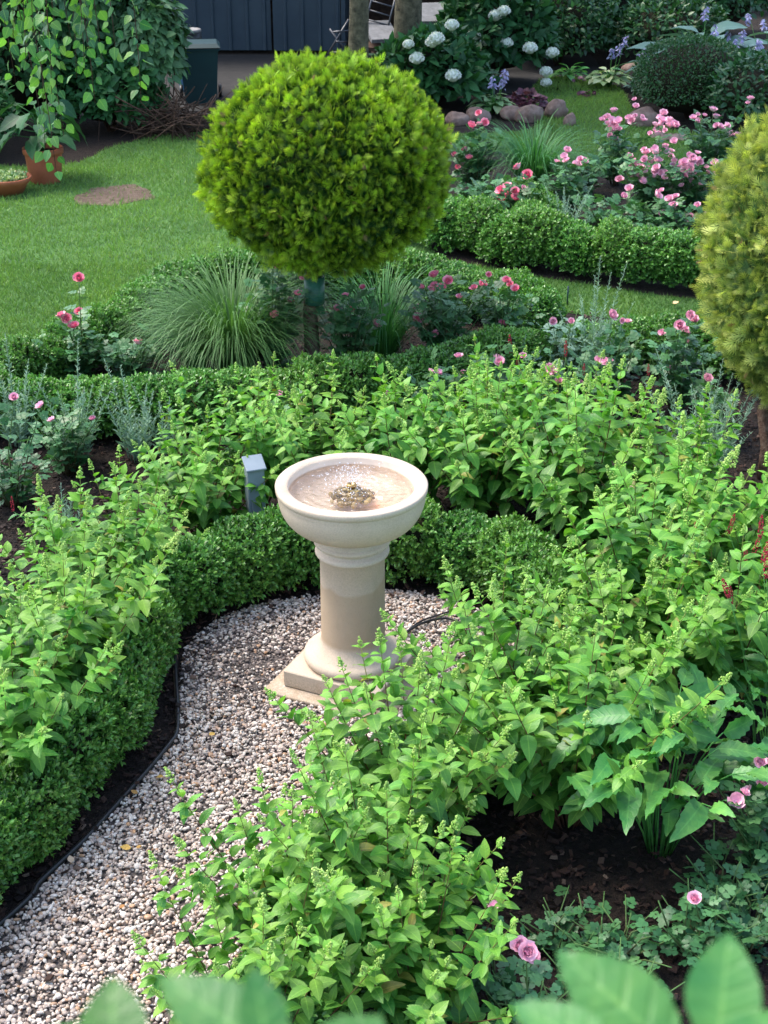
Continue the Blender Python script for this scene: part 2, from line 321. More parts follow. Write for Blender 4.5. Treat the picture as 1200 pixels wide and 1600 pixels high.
M['pebble'] = tonemat('pebble', [(0, (.05, .042, .04)), (.2, (.20, .16, .14)), (.45, (.40, .32, .27)), (.65, (.57, .49, .41)), (.88, (.71, .66, .60)), (.95, (.45, .26, .14)), (1, (.33, .26, .22))], .5, .3, 120, .45)
M['paving'] = noisemat('paving', [(.02, .02, .02), (.04, .038, .036)], 6, .85, .3)  # colour darkened to carry the shade of the tree canopy
M['teal'] = noisemat('bin_plastic', [(.006, .035, .04), (.008, .045, .05)], 5, .45, .05, .002, .5)
M['black'] = noisemat('black_plastic', [(.008, .008, .009), (.016, .016, .018)], 40, .4, .2, .001, .5)
M['bluep'] = noisemat('blue_plastic', [(.02, .10, .22), (.03, .13, .27)], 12, .4, .1, .001, .5)
M['white'] = noisemat('worn_white_paint', [(.14, .14, .14), (.26, .26, .26)], 12, .5, .2)
M['shed'] = noisemat('shed_sheet_metal', [(.025, .045, .065), (.04, .065, .085)], 3, .5, .1, .004, .5)
M['dirt'] = noisemat('bare_earth', [(.06, .04, .03), (.12, .085, .06), (.2, .15, .12)], 22, .95, .9, .02)
M['terra'] = noisemat('terracotta', [(.30, .085, .04), (.42, .13, .06)], 10, .65, .3, .002, .35)
M['grey'] = noisemat('grey_metal', [(.20, .25, .30), (.25, .30, .35)], 8, .4, .05, .001, .5)
M['brown'] = noisemat('weathered_wood', [(.04, .022, .015), (.10, .06, .04)], 12, .85, .5)
M['metal'] = noisemat('dull_steel', [(.08, .08, .09), (.15, .155, .16)], 20, .4, .1, .001, .5, metal=.7)
M['brass'] = noisemat('brass', [(.35, .22, .08), (.5, .33, .13)], 30, .3, .1, .001, .5, metal=.9)
M['net'] = noisemat('green_plastic_band', [(.02, .10, .06), (.05, .16, .11)], 20, .35, .1)
M['pink'] = tonemat('hot_pink_petal', [(0, (.66, .05, .17)), (.6, (.90, .19, .33)), (1, (.97, .50, .58))], .55, .05)
M['lpink'] = tonemat('light_pink_petal', [(0, (.75, .18, .36)), (.6, (.88, .42, .58)), (1, (.93, .62, .70))], .55, .05)
M['wflower'] = tonemat('white_floret', [(0, (.50, .60, .38)), (.6, (.75, .8, .7)), (1, (.85, .87, .83))], .6, .05)
M['lilac'] = tonemat('lilac_floret', [(0, (.30, .28, .50)), (1, (.55, .52, .75))], .6, .05)
M['red'] = tonemat('red_spike', [(0, (.20, .01, .02)), (1, (.45, .03, .06))], .7, .05)
M['yleaf'] = tonemat('fallen_leaf', [(0, (.30, .12, .04)), (.5, (.55, .35, .08)), (1, (.62, .45, .30))], .6, .2)
M['straw'] = noisemat('dry_twig', [(.16, .11, .07), (.30, .22, .15)], 30, .9)
def watermat():
    m, nt, p = newmat('water'); L = nt.links.new; nt.nodes.remove(p)
    fr = N(nt, 'ShaderNodeFresnel'); fr.inputs[0].default_value = 1.5; gl = N(nt, 'ShaderNodeBsdfGlossy'); gl.inputs['Roughness'].default_value = .06
    tr = N(nt, 'ShaderNodeBsdfTransparent'); tr.inputs[0].default_value = (.97, .96, .94, 1); mx = N(nt, 'ShaderNodeMixShader')
    tc = N(nt, 'ShaderNodeTexCoord'); no = N(nt, 'ShaderNodeTexNoise'); no.inputs['Scale'].default_value = 38; no.inputs['Detail'].default_value = 4; L(tc.outputs['Object'], no.inputs[0])
    bu = N(nt, 'ShaderNodeBump'); bu.inputs['Strength'].default_value = .9; bu.inputs['Distance'].default_value = .012; L(no.outputs[0], bu.inputs['Height'])
    L(bu.outputs[0], fr.inputs['Normal']); L(bu.outputs[0], gl.inputs['Normal']); L(mathn(nt, 'MULTIPLY_ADD', fr.outputs[0], 1.0, .02), mx.inputs[0]); L(tr.outputs[0], mx.inputs[1]); L(gl.outputs[0], mx.inputs[2]); L(mx.outputs[0], nt.nodes['Material Output'].inputs[0]); return m
M['water'] = watermat()
m_, nt_, p_ = newmat('water_drop'); p_.inputs['Base Color'].default_value = (.85, .88, .92, 1); p_.inputs['Roughness'].default_value = .08; M['drop'] = m_
m_, nt_, p_ = newmat('warm_led'); p_.inputs['Emission Color'].default_value = (1, .38, .12, 1); p_.inputs['Emission Strength'].default_value = 4; p_.inputs['Base Color'].default_value = (1, .6, .3, 1); M['led'] = m_

# ---------------------------------------------------------------- ground and sheets
def sheet(name, poly, z, mat, kind='structure', **k):
    me = bpy.data.meshes.new(name); me.from_pydata([(p[0], p[1], z) for p in poly], [], [tuple(range(len(poly)))]); me.materials.append(mat)
    me.update(); o = bpy.data.objects.new(name, me); C.objects.link(o)
    if me.polygons[0].normal.z < 0: me.flip_normals()
    return tag(o, kind=kind, **k)
def smooth(poly, n=5):
    P = np.array([p[:2] for p in poly], float); out = []; k = len(P)
    for i in range(k):
        a, b, c, d = P[(i-1) % k], P[i], P[(i+1) % k], P[(i+2) % k]
        for j in range(n):
            t = j/n; out.append(.5*((2*b)+(-a+c)*t+(2*a-5*b+4*c-d)*t*t+(-a+3*b-3*c+d)*t**3))
    return [tuple(o) for o in out]
sheet('ground', [(-150, -60), (150, -60), (150, 300), (-150, 300)], 0, M['soil'])
LAWN = smooth([(-9, 8.2), (-3.2, 8.75), (-2.35, 8.95), (-2.0, 9.35), (-1.7, 10.0), (-1.45, 10.9), (-.9, 11.3), (.0, 11.2), (.5, 10.85), (1.2, 10.35), (2.2, 9.95), (4.5, 9.3), (7, 10.5), (7, 16.6), (3.3, 16.6), (3.0, 19.5), (2.2, 20.2), (1.75, 18.5), (1.7, 16.9), (.7, 16.6), (-.6, 17.2), (-2.2, 16.6), (-2.9, 15.9), (-3.3, 15.0), (-5, 15.0), (-9, 14)], 4)
sheet('lawn', LAWN, .004, M['turf'])
BEDB = smooth([(.42, 11.85), (.9, 11.35), (1.5, 11.0), (2.3, 10.6), (3.6, 10.3), (4.6, 11.0), (4.6, 14.0), (3.4, 15.0), (2.2, 14.8), (1.2, 15.6), (.4, 15.4), (.1, 13.6)], 4)
sheet('rose_bed', BEDB, .008, M['soil'])
BATH = np.array([-.13, 5.35]); 
GRAVEL = smooth([(-1.95, 2.6), (-1.28, 3.81), (-1.08, 4.24), (-.91, 4.66), (-.84, 4.92), (-.87, 5.3), (-.86, 5.65), (-.66, 5.92), (-.3, 6.06), (.06, 6.1), (.36, 5.98), (.58, 5.72), (.66, 5.4), (.58, 5.05), (.3, 4.8), (0, 4.6), (-.2, 4.3), (-.34, 3.9), (-.42, 3.4), (-.5, 2.6)], 5)
sheet('gravel_path', GRAVEL, .004, M['gravelbase'])
sheet('paved_yard', [(-6, 17.6), (-1.2, 17.6), (-.2, 18.8), (3, 19.2), (3, 22.1), (-6, 22.1)], .004, M['paving'])
def ellipse(c, a, b, n=26, seed=0):
    r = np.random.RandomState(seed); ph = r.rand(4)*6
    return [(c[0]+a*cos(t)*(1+.13*sin(3*t+ph[0])+.07*sin(7*t+ph[1])), c[1]+b*sin(t)*(1+.13*sin(2*t+ph[2])+.07*sin(5*t+ph[3]))) for t in np.linspace(0, 2*pi, n, endpoint=False)]
p = at(178, 306); PATCH1 = ellipse(p, .36, .40, 30, 1); sheet('bare_earth_patch', PATCH1, .008, M['dirt'])
p = at(268, 440); PATCH2 = ellipse(p, .22, .5, 26, 3); sheet('bare_earth_patch', PATCH2, .0082, M['dirt'])
# lawn blades
def blades():
    def samp(x0, x1, y0, y1, dens):
        n = int((x1-x0)*(y1-y0)*dens); x = rs.uniform(x0, x1, n); y = rs.uniform(y0, y1, n)
        k = inpoly(x, y, LAWN) & ~inpoly(x, y, BEDB) & ~(inpoly(x+rs.normal(size=n)*.05, y+rs.normal(size=n)*.05, PATCH1) & (rs.rand(n) < .96)) & ~(inpoly(x+rs.normal(size=n)*.05, y+rs.normal(size=n)*.05, PATCH2) & (rs.rand(n) < .95)) & (np.abs(x) < .28*y+2.0); return x[k], y[k]
    a = samp(-5.0, 5.0, 8.2, 11.5, 5200); b = samp(-6.8, 6.8, 11.5, 20.4, 2600)
    x = np.concatenate([a[0], b[0]]); y = np.concatenate([a[1], b[1]]); n = len(x)
    P = np.stack([x, y, np.zeros(n)+.003], 1); D = rs.normal(size=(n, 3))*.5; D[:, 2] = 1; U = rs.normal(size=(n, 3)); U[:, 2] *= .2
    g = lump(P, 1.1, 5)+.5*lump(P, 5, 6); mb = MB()
    t = T([(-.06, 0, 0), (.06, 0, 0), (0, 1, .15)], [(0, 1, 2)], [(0, 0), (0, 0), (0, 1)])
    mb.inst(t, P, D, U, (.028+.02*rs.rand(n))*(1+.25*g), tone=np.clip(.42+.34*g+.2*rs.normal(size=n)*.5, 0, 1), wide=1.3+.6*rs.rand(n), tonegrad=.15)
    return mb.build('lawn_grass', M['blade'])
tag(blades(), 'short green lawn grass covering the lawn between the flower beds', 'grass', kind='stuff')
# pebbles
def pebbles():
    pts = []; sizes = []
    n = 130000; x = rs.uniform(-2.0, .8, n); y = rs.uniform(2.7, 6.2, n); k = inpoly(x, y, GRAVEL) & (np.abs(x) < (.275*y+1.2)); x, y = x[k], y[k]
    k2 = rs.rand(len(x)) < .66; x, y = x[k2], y[k2]
    n = len(x); mb = MB(); sc = .0042+.0048*rs.rand(n)**1.8+.004*(rs.rand(n) < .05)
    P = np.stack([x, y, .005+.016*rs.rand(n)], 1); dirt = lump(P, 2.2, 31)+.5*lump(P, 7, 33)
    near = np.exp(-(((x+.55)/.28)**2+((y-5.45)/.3)**2))      # muddy patch left of the fountain
    P[:, 2] -= .008*near
    tone = np.clip(rs.rand(n)*1.0, 0, 1); tone = np.where(rs.rand(n) < np.clip(near*.75+.12*dirt, 0, .8), rs.rand(n)*.22, .31+.69*tone)
    forms = [blob(ICO1 if i > 1 else ICO1, i, .12, 2, q) for i, q in enumerate([(1, 1.3, .62), (.85, 1.15, .7), (1, 1.05, .8), (.75, 1.5, .6), (1.1, 1.2, .55)])]
    forms = [blob(ico_t(2), i+50, .13, 2.2, q) for i, q in enumerate([(1, 1.3, .65), (.85, 1.15, .75), (1, 1.05, .8), (.75, 1.5, .65), (1.1, 1.2, .6)])]
    idx = rs.randint(0, 5, n)
    for i, f in enumerate(forms):
        q = idx == i; m = q.sum(); D = rs.normal(size=(m, 3)); D[:, 2] *= .35; U = rs.normal(size=(m, 3))*.4; U[:, 2] += 1
        mb.inst(f, P[q], D, U, sc[q], tone=tone[q])
    return mb.build('gravel', M['pebble'])
tag(pebbles(), 'rounded white, grey and tan pebbles of the gravel path round the fountain', 'gravel', kind='stuff')
def mulch():
    x = []; 
    n = 80000; x = rs.uniform(-4.2, 4.2, n); y = rs.uniform(2.6, 10.6, n)
    ig = inpoly(x, y, GRAVEL); er = ig & ~(inpoly(x+.07, y, GRAVEL) & inpoly(x-.07, y, GRAVEL) & inpoly(x, y+.07, GRAVEL)); k = (~ig | (rs.rand(n) < .025) | (er & (rs.rand(n) < .30))) & ~inpoly(x, y, LAWN) & (np.abs(x) < .28*y+1.4) & (rs.rand(n) < np.clip(9/y**1.3, .2, 1)*1.0)
    x, y = x[k], y[k]; n = len(x); P = np.stack([x, y, .002+.022*rs.rand(n)+.012*inpoly(x, y, GRAVEL)], 1); D = rs.normal(size=(n, 3)); D[:, 2] *= .25; U = rs.normal(size=(n, 3))*.45; U[:, 2] += 1
    t = T([(-.5, 0, 0), (.4, .05, .05), (.5, .9, 0), (-.3, 1, .1), (-.4, .1, .15), (.35, .1, .2), (.4, .85, .17), (-.25, .9, .2)], [(0, 3, 2, 1), (4, 5, 6, 7), (0, 1, 5, 4), (1, 2, 6, 5), (2, 3, 7, 6), (3, 0, 4, 7)])
    mb = MB(); mb.inst(t, P, D, U, .012+.025*rs.rand(n)**1.5, tone=rs.rand(n)**1.3, wide=.35+.6*rs.rand(n), smooth=False)
    return mb.build('bark_mulch', M['mulch'])
tag(mulch(), 'dark brown bark chips lying on the soil under the shrubs', 'mulch', kind='stuff')
for j, (u, v, s_, tn) in enumerate([(335, 1145, .03, .5), (245, 1213, .03, .45), (205, 1325, .04, .5), (112, 1348, .035, 1.0), (213, 1325, .02, .3), (215, 1240, .03, .2), (186, 1418, .022, .1)]):
    mb = MB(); c = at(u, v, .03); mb.inst(leaf_t(.7, 5, .25, -.15), c, (rs.normal(), rs.normal(), .1), (.2, -.1, 1), s_, tone=tn)
    tag(mb.build('fallen_leaf', M['yleaf']), ['orange-yellow fallen leaf on the gravel by the hose bend', 'bright yellow fallen leaf beside the hose on the gravel', 'crumpled yellow leaf in the middle of the gravel path', 'pinkish dry leaf touching the hose', 'small brown leaf next to the crumpled yellow leaf', 'brown leaf close to the hose between the box bushes and the gravel', 'small dark orange leaf low on the gravel path'][j], 'leaf', 'fallen leaves on the gravel')
for j, (u, v, s_, tn) in enumerate([(246, 432, .07, .9), (1051, 474, .05, .8)]):
    mb = MB(); mb.inst(leaf_t(.8, 5, .2, -.1), at(u, v, .04), (1, .3, .1), (0, -.2, 1), s_, tone=tn)
    tag(mb.build('fallen_leaf', M['yleaf']), ['pale orange leaf lying on the lawn left of the tall grass clump', 'tiny pale leaf on the grass strip before the clipped hedge'][j], 'leaf', 'fallen leaves on the lawn')

# ---------------------------------------------------------------- fountain
FL = (BATH[0], BATH[1], 0); RZ = R(-25)
fo = thing('birdbath_fountain', FL, 'pale sandstone birdbath fountain on a round column with water bubbling in its bowl', 'fountain')
mb = MB(); mb.add(xf(box_t(.57, .57, .016, .003), rotz(RZ), (0, 0, .012))); o = mb.build('base_slab', M['stone'], fo)
mb = MB(); mb.add(xf(box_t(.44, .44, .075, .004), rotz(RZ), (0, 0, .030)), smooth=False); mb.build('plinth', M['stone'], fo)
def arc(cx, cz, r, a0, a1, n=8, rz=None): return [(cx+r*cos(R(a)), cz+(rz or r)*sin(R(a))) for a in np.linspace(a0, a1, n)]
col = [(.19, .107)]+arc(.187, .130, .023, -80, 80, 9)+[(.178, .155), (.172, .160)]+[(.135+.037*(1-t)**2.2, .160+.06*t) for t in np.linspace(.1, 1, 7)]+[(.1345, .225), (.134, .4), (.133, .600), (.140, .604)]+arc(.137, .620, .016, -80, 80, 8)+[(.134, .640), (.134, .652)]+arc(.146, .668, .012, -90, 90, 7)+[(.148, .684), (.14, .69), (.14, .705)]
mb = MB(); mb.add(lathe_t(col, 72)); mb.build('column', M['stone'], fo)
bo = [(.13, .7055), (.155, .706), (.160, .722), (.168, .728)]+[(.168+.130*sin(t)**.95, .728+.150*(1-cos(t))) for t in np.linspace(.15, pi/2, 14)]+[(.2995, .882), (.2975, .888), (.302, .893), (.306, .897), (.307, .915), (.303, .9195), (.262, .9195), (.257, .915)]
mb = MB(); mb.add(lathe_t(bo, 96, True)); 
inn = [(.257, .915), (.252, .885), (.238, .86), (.20, .835), (.12, .818), (.0, .812)][::-1]
mb.add(lathe_t(inn, 96, True), mat=1); mb.build('bowl', [M['stone'], M['basin']], fo)
# water surface
NR, NA = 46, 120; V = [(0, 0, 0)]; F = []
for i in range(1, NR+1):
    r = .2505*i/NR
    for k in range(NA): V.append((r*cos(2*pi*k/NA), r*sin(2*pi*k/NA), 0))
V = np.array(V); rr = np.hypot(V[:, 0], V[:, 1]); V[:, 2] = .892+.0026*np.sin(rr*170+1.6*lump(V, 22, 2))*np.exp(-rr*5)+.0012*lump(V, 90, 3)+.006*np.exp(-(rr/.03)**2)
F = [(0, 1+k, 1+(k+1) % NA) for k in range(NA)]+[(1+i*NA+k, 1+(i+1)*NA+k, 1+(i+1)*NA+(k+1) % NA, 1+i*NA+(k+1) % NA) for i in range(NR-1) for k in range(NA)]
mb = MB(); mb.add(T(V, F)); wt = mb.build('water', M['water'], fo)
mb = MB(); n = 150
a = rs.rand(n)*6.28; rq = .088*rs.rand(n)**.55
P = np.stack([rq*cos(0)*np.cos(a), rq*np.sin(a)*.9-.01, .856+.036*(1-rq/.1)], 1)
M['mound'] = tonemat('algae_stone', [(0, (.14, .10, .04)), (.5, (.38, .28, .11)), (1, (.6, .48, .22))], .5, .5, 60)
mb.inst(blob(ICO2, 5, .2, 3, (1, 1.2, .7)), P, rs.normal(size=(n, 3)), rs.normal(size=(n, 3))+[0, 0, 2], .007+.009*rs.rand(n), tone=rs.rand(n)); mb.build('stone_mound', M['mound'], fo)
mb = MB(); mb.add(lathe_t([(.016, .85), (.016, .905), (.020, .906), (.021, .913), (.018, .917), (.010, .917), (.008, .911), (0, .911)], 24)); mb.build('nozzle', M['brass'], fo)
mb = MB(); n = 750; a = rs.rand(n)*6.28; rq = np.abs(rs.normal(size=n))*.085+.01; q = rq < .25; a, rq = a[q], rq[q]; n = len(a)
P = np.stack([rq*np.cos(a), rq*np.sin(a)+.05, .895+np.abs(rs.normal(size=n))*.035*np.exp(-rq*4)], 1); P = P[np.hypot(P[:, 0], P[:, 1]) < .245]; n = len(P)
mb.inst(ICO1, P, rs.normal(size=(n, 3)), rs.normal(size=(n, 3)), .0008+.0019*rs.rand(n)**2); tag(mb.build('water_droplets', M['drop'], fo), kind='stuff')
mb = MB(); mb.add(lathe_t([(.0, .0), (.010, 0), (.010, .006), (0, .008)], 20), loc=(.115, .0, .85)); mb.build('underwater_light', M['led'], fo)
# cable beside the fountain, hose along the gravel
def rope(name, pts, r, mat, label, cat, sides=7, n=8):
    P = np.array(pts, float); out = []
    for i in range(len(P)-1):
        a, b, c, d = P[max(i-1, 0)], P[i], P[i+1], P[min(i+2, len(P)-1)]
        for j in range(n): t = j/n; out.append(.5*((2*b)+(-a+c)*t+(2*a-5*b+4*c-d)*t*t+(-a+3*b-3*c+d)*t**3))
    out.append(P[-1]); mb = MB(); mb.add(tube_t(out, r, r, sides)); return tag(mb.build(name, mat), label, cat)
rope('cable', [(*at(622, 1008)[:2], .03), (*at(640, 995)[:2], .035), (*at(665, 982)[:2], .035), (*at(700, 975)[:2], .03), (*at(735, 985)[:2], .03), (*at(770, 960)[:2], .03), (*at(800, 930)[:2], .02)], .006, M['black'], 'black cable running over the gravel from the fountain base to the hedge', 'cable')
rope('cable', [(*at(625, 1004)[:2], .028), (*at(655, 981)[:2], .03), (*at(690, 968)[:2], .03), (*at(730, 955)[:2], .03), (*at(780, 930)[:2], .02)], .004, M['black'], 'thin black cable beside the thicker one right of the fountain', 'cable')
rope('garden_hose', [(-1.95, 2.72, .02), (*at(0, 1452)[:2], .02), (*at(65, 1385)[:2], .025), (*at(130, 1322)[:2], .02), (*at(180, 1268)[:2], .022), (*at(230, 1212)[:2], .02), (*at(264, 1172)[:2], .022), (*at(277, 1150)[:2], .02), (*at(278, 1110)[:2], .02), (*at(275, 1060)[:2], .02), (*at(274, 1010)[:2], .02), (*at(290, 975)[:2], .015)], .011, M['black'], 'black garden hose edging the gravel below the left box hedge', 'hose')
for uv0, uv1, lab in (((331, 985), (344, 963), 'pale dry twig stuck upright below the left hedge'), ((278, 1030), (269, 1008), 'short pale twig near the end of the hose')):
    mb = MB(); a = at(*uv0); b = at(*uv1); mb.add(tube_t([a+[0, 0, .0], (a+b)/2+[0, 0, .03], b+[0, 0, .05]], .003, .002)); tag(mb.build('twig', M['straw']), lab, 'twig', 'twigs by the hedge')

# ---------------------------------------------------------------- box hedges
def box_bush_mb(seed, l=.34, w=.30, h=.37, nsp=1700, leaf=.021, mats=0):
    r = np.random.RandomState(seed); mb = MB(); n = nsp
    d = nrm(r.normal(size=(n*2, 3))); d = d[d[:, 2] > -.55][:n]; n = len(d)
    e = 3.4; k = 1/(np.abs(d[:, 0])**e+np.abs(d[:, 1])**e+np.abs(np.maximum(d[:, 2], d[:, 2]*.9))**e)**(1/e)
    P = d*k[:, None]; nr = nrm(np.sign(P)*np.abs(P)**3+.25*P)
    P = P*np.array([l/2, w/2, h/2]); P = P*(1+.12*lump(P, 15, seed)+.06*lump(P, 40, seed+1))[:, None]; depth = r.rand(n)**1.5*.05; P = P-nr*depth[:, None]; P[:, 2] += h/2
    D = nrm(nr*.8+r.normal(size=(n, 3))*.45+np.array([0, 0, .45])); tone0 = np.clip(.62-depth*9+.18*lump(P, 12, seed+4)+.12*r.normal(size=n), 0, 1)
    for j in range(7):
        a = j*2.4+r.rand(n)*1.0; X, Y, Z = frames(D, r.normal(size=(n, 3)))
        side = X*np.cos(a)[:, None]+Z*np.sin(a)[:, None]; o = P+Y*(j*.005)
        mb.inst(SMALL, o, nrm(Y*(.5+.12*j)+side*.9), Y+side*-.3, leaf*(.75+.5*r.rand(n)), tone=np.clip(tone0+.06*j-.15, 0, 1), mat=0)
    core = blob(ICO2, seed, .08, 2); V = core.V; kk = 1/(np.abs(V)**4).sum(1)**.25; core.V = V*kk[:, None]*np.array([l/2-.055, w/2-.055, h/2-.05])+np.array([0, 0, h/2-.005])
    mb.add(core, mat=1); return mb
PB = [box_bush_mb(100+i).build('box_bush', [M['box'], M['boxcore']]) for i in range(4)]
for o_ in PB: C.objects.unlink(o_)
def hedge(pts, label, cat='hedge', group=None, spacing=.245, sc=1.0, hs=.95, jit=.07, name='box_hedge'):
    P = np.array([p[:2] for p in pts], float); seg = np.linalg.norm(np.diff(P, axis=0), axis=1); tot = seg.sum(); n = max(2, int(round(tot/(spacing*sc)))+1)
    root = thing(name, (P[0][0], P[0][1], 0), label, cat, group); cum = np.concatenate([[0], np.cumsum(seg)])
    for i in range(n):
        s_ = tot*i/(n-1); k = min(np.searchsorted(cum, s_, side='right')-1, len(seg)-1); t = (s_-cum[k])/seg[k]; q = P[k]+(P[k+1]-P[k])*t; d = P[k+1]-P[k]
        b = bpy.data.objects.new('box_bush', PB[rs.randint(4)].data); C.objects.link(b); b.parent = root
        b.location = (q[0]-P[0][0]+rs.normal()*.012, q[1]-P[0][1]+rs.normal()*.012, 0); b.rotation_euler = (0, 0, math.atan2(d[1], d[0])+pi*rs.randint(2)+rs.normal()*.1)
        b.scale = (sc*(1+rs.normal()*jit), sc*(1+rs.normal()*jit), sc*hs*(1+rs.normal()*jit*.7))
    return root
G = 'clipped low box hedges'
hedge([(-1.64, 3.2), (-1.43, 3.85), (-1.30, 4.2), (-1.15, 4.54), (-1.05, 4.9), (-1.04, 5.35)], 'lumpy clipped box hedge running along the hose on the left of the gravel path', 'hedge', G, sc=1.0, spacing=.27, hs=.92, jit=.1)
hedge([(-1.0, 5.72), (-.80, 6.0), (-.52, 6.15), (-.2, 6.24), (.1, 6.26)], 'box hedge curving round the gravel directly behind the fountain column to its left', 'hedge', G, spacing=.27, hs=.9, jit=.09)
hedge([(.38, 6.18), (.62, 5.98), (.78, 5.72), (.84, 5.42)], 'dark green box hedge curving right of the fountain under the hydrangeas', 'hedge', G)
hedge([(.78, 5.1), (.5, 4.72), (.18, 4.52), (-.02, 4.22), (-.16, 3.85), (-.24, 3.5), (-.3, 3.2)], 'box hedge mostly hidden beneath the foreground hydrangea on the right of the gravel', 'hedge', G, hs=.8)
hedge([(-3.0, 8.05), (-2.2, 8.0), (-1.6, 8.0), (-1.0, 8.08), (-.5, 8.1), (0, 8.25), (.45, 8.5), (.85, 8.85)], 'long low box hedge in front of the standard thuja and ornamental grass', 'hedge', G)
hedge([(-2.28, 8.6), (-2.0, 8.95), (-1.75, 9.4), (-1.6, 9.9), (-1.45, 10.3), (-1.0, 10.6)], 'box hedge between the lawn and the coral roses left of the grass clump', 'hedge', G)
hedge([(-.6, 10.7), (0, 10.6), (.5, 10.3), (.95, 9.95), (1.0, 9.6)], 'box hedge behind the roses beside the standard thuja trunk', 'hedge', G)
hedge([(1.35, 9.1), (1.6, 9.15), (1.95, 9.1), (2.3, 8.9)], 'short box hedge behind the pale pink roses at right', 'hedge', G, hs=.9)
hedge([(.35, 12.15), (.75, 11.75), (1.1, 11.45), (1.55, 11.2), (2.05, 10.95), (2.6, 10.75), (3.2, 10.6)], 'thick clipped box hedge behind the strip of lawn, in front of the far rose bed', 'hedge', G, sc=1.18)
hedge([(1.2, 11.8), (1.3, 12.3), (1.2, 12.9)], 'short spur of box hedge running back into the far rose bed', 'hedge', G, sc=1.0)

# ---------------------------------------------------------------- hydrangea shrubs
def panicle_mb(seed, L=.055, w=.022, n=46, white=0.0):
    r = np.random.RandomState(seed); mb = MB(); t = r.rand(n); a = r.rand(n)*6.28; rad = w*(1-t*.85)*(.4+.6*r.rand(n))
    P = np.stack([rad*np.cos(a), rad*np.sin(a), L*t], 1); mb.inst(OCT, P, r.normal(size=(n, 3)), r.normal(size=(n, 3)), (.0034+.0026*r.rand(n)), tone=np.clip(.2+.5*r.rand(n)+white, 0, 1))
    for j in range(6):
        a = j*1.05+r.rand(); z = L*(.1+.13*j); mb.add(tube_t([(0, 0, z*.6), (w*.8*cos(a)*(1-z/L), w*.8*sin(a)*(1-z/L), z)], .0009, .0007, 3), tone=.2)
    mb.add(tube_t([(0, 0, -.03), (0, 0, L)], .0015, .0008, 4), tone=.2); return mb
def flow(seed, L=.10, w=.04): # open whitish panicle
    return panicle_mb(seed, L, w, 130, .35)
PAN = [panicle_mb(i).build('flower_bud', M['panicle']) for i in range(3)]+[flow(9).build('flower_bud', M['panicle'])]
for o_ in PAN: C.objects.unlink(o_)
def quat_to(d): return Vector(d).to_track_quat('Z', 'Y').to_euler()
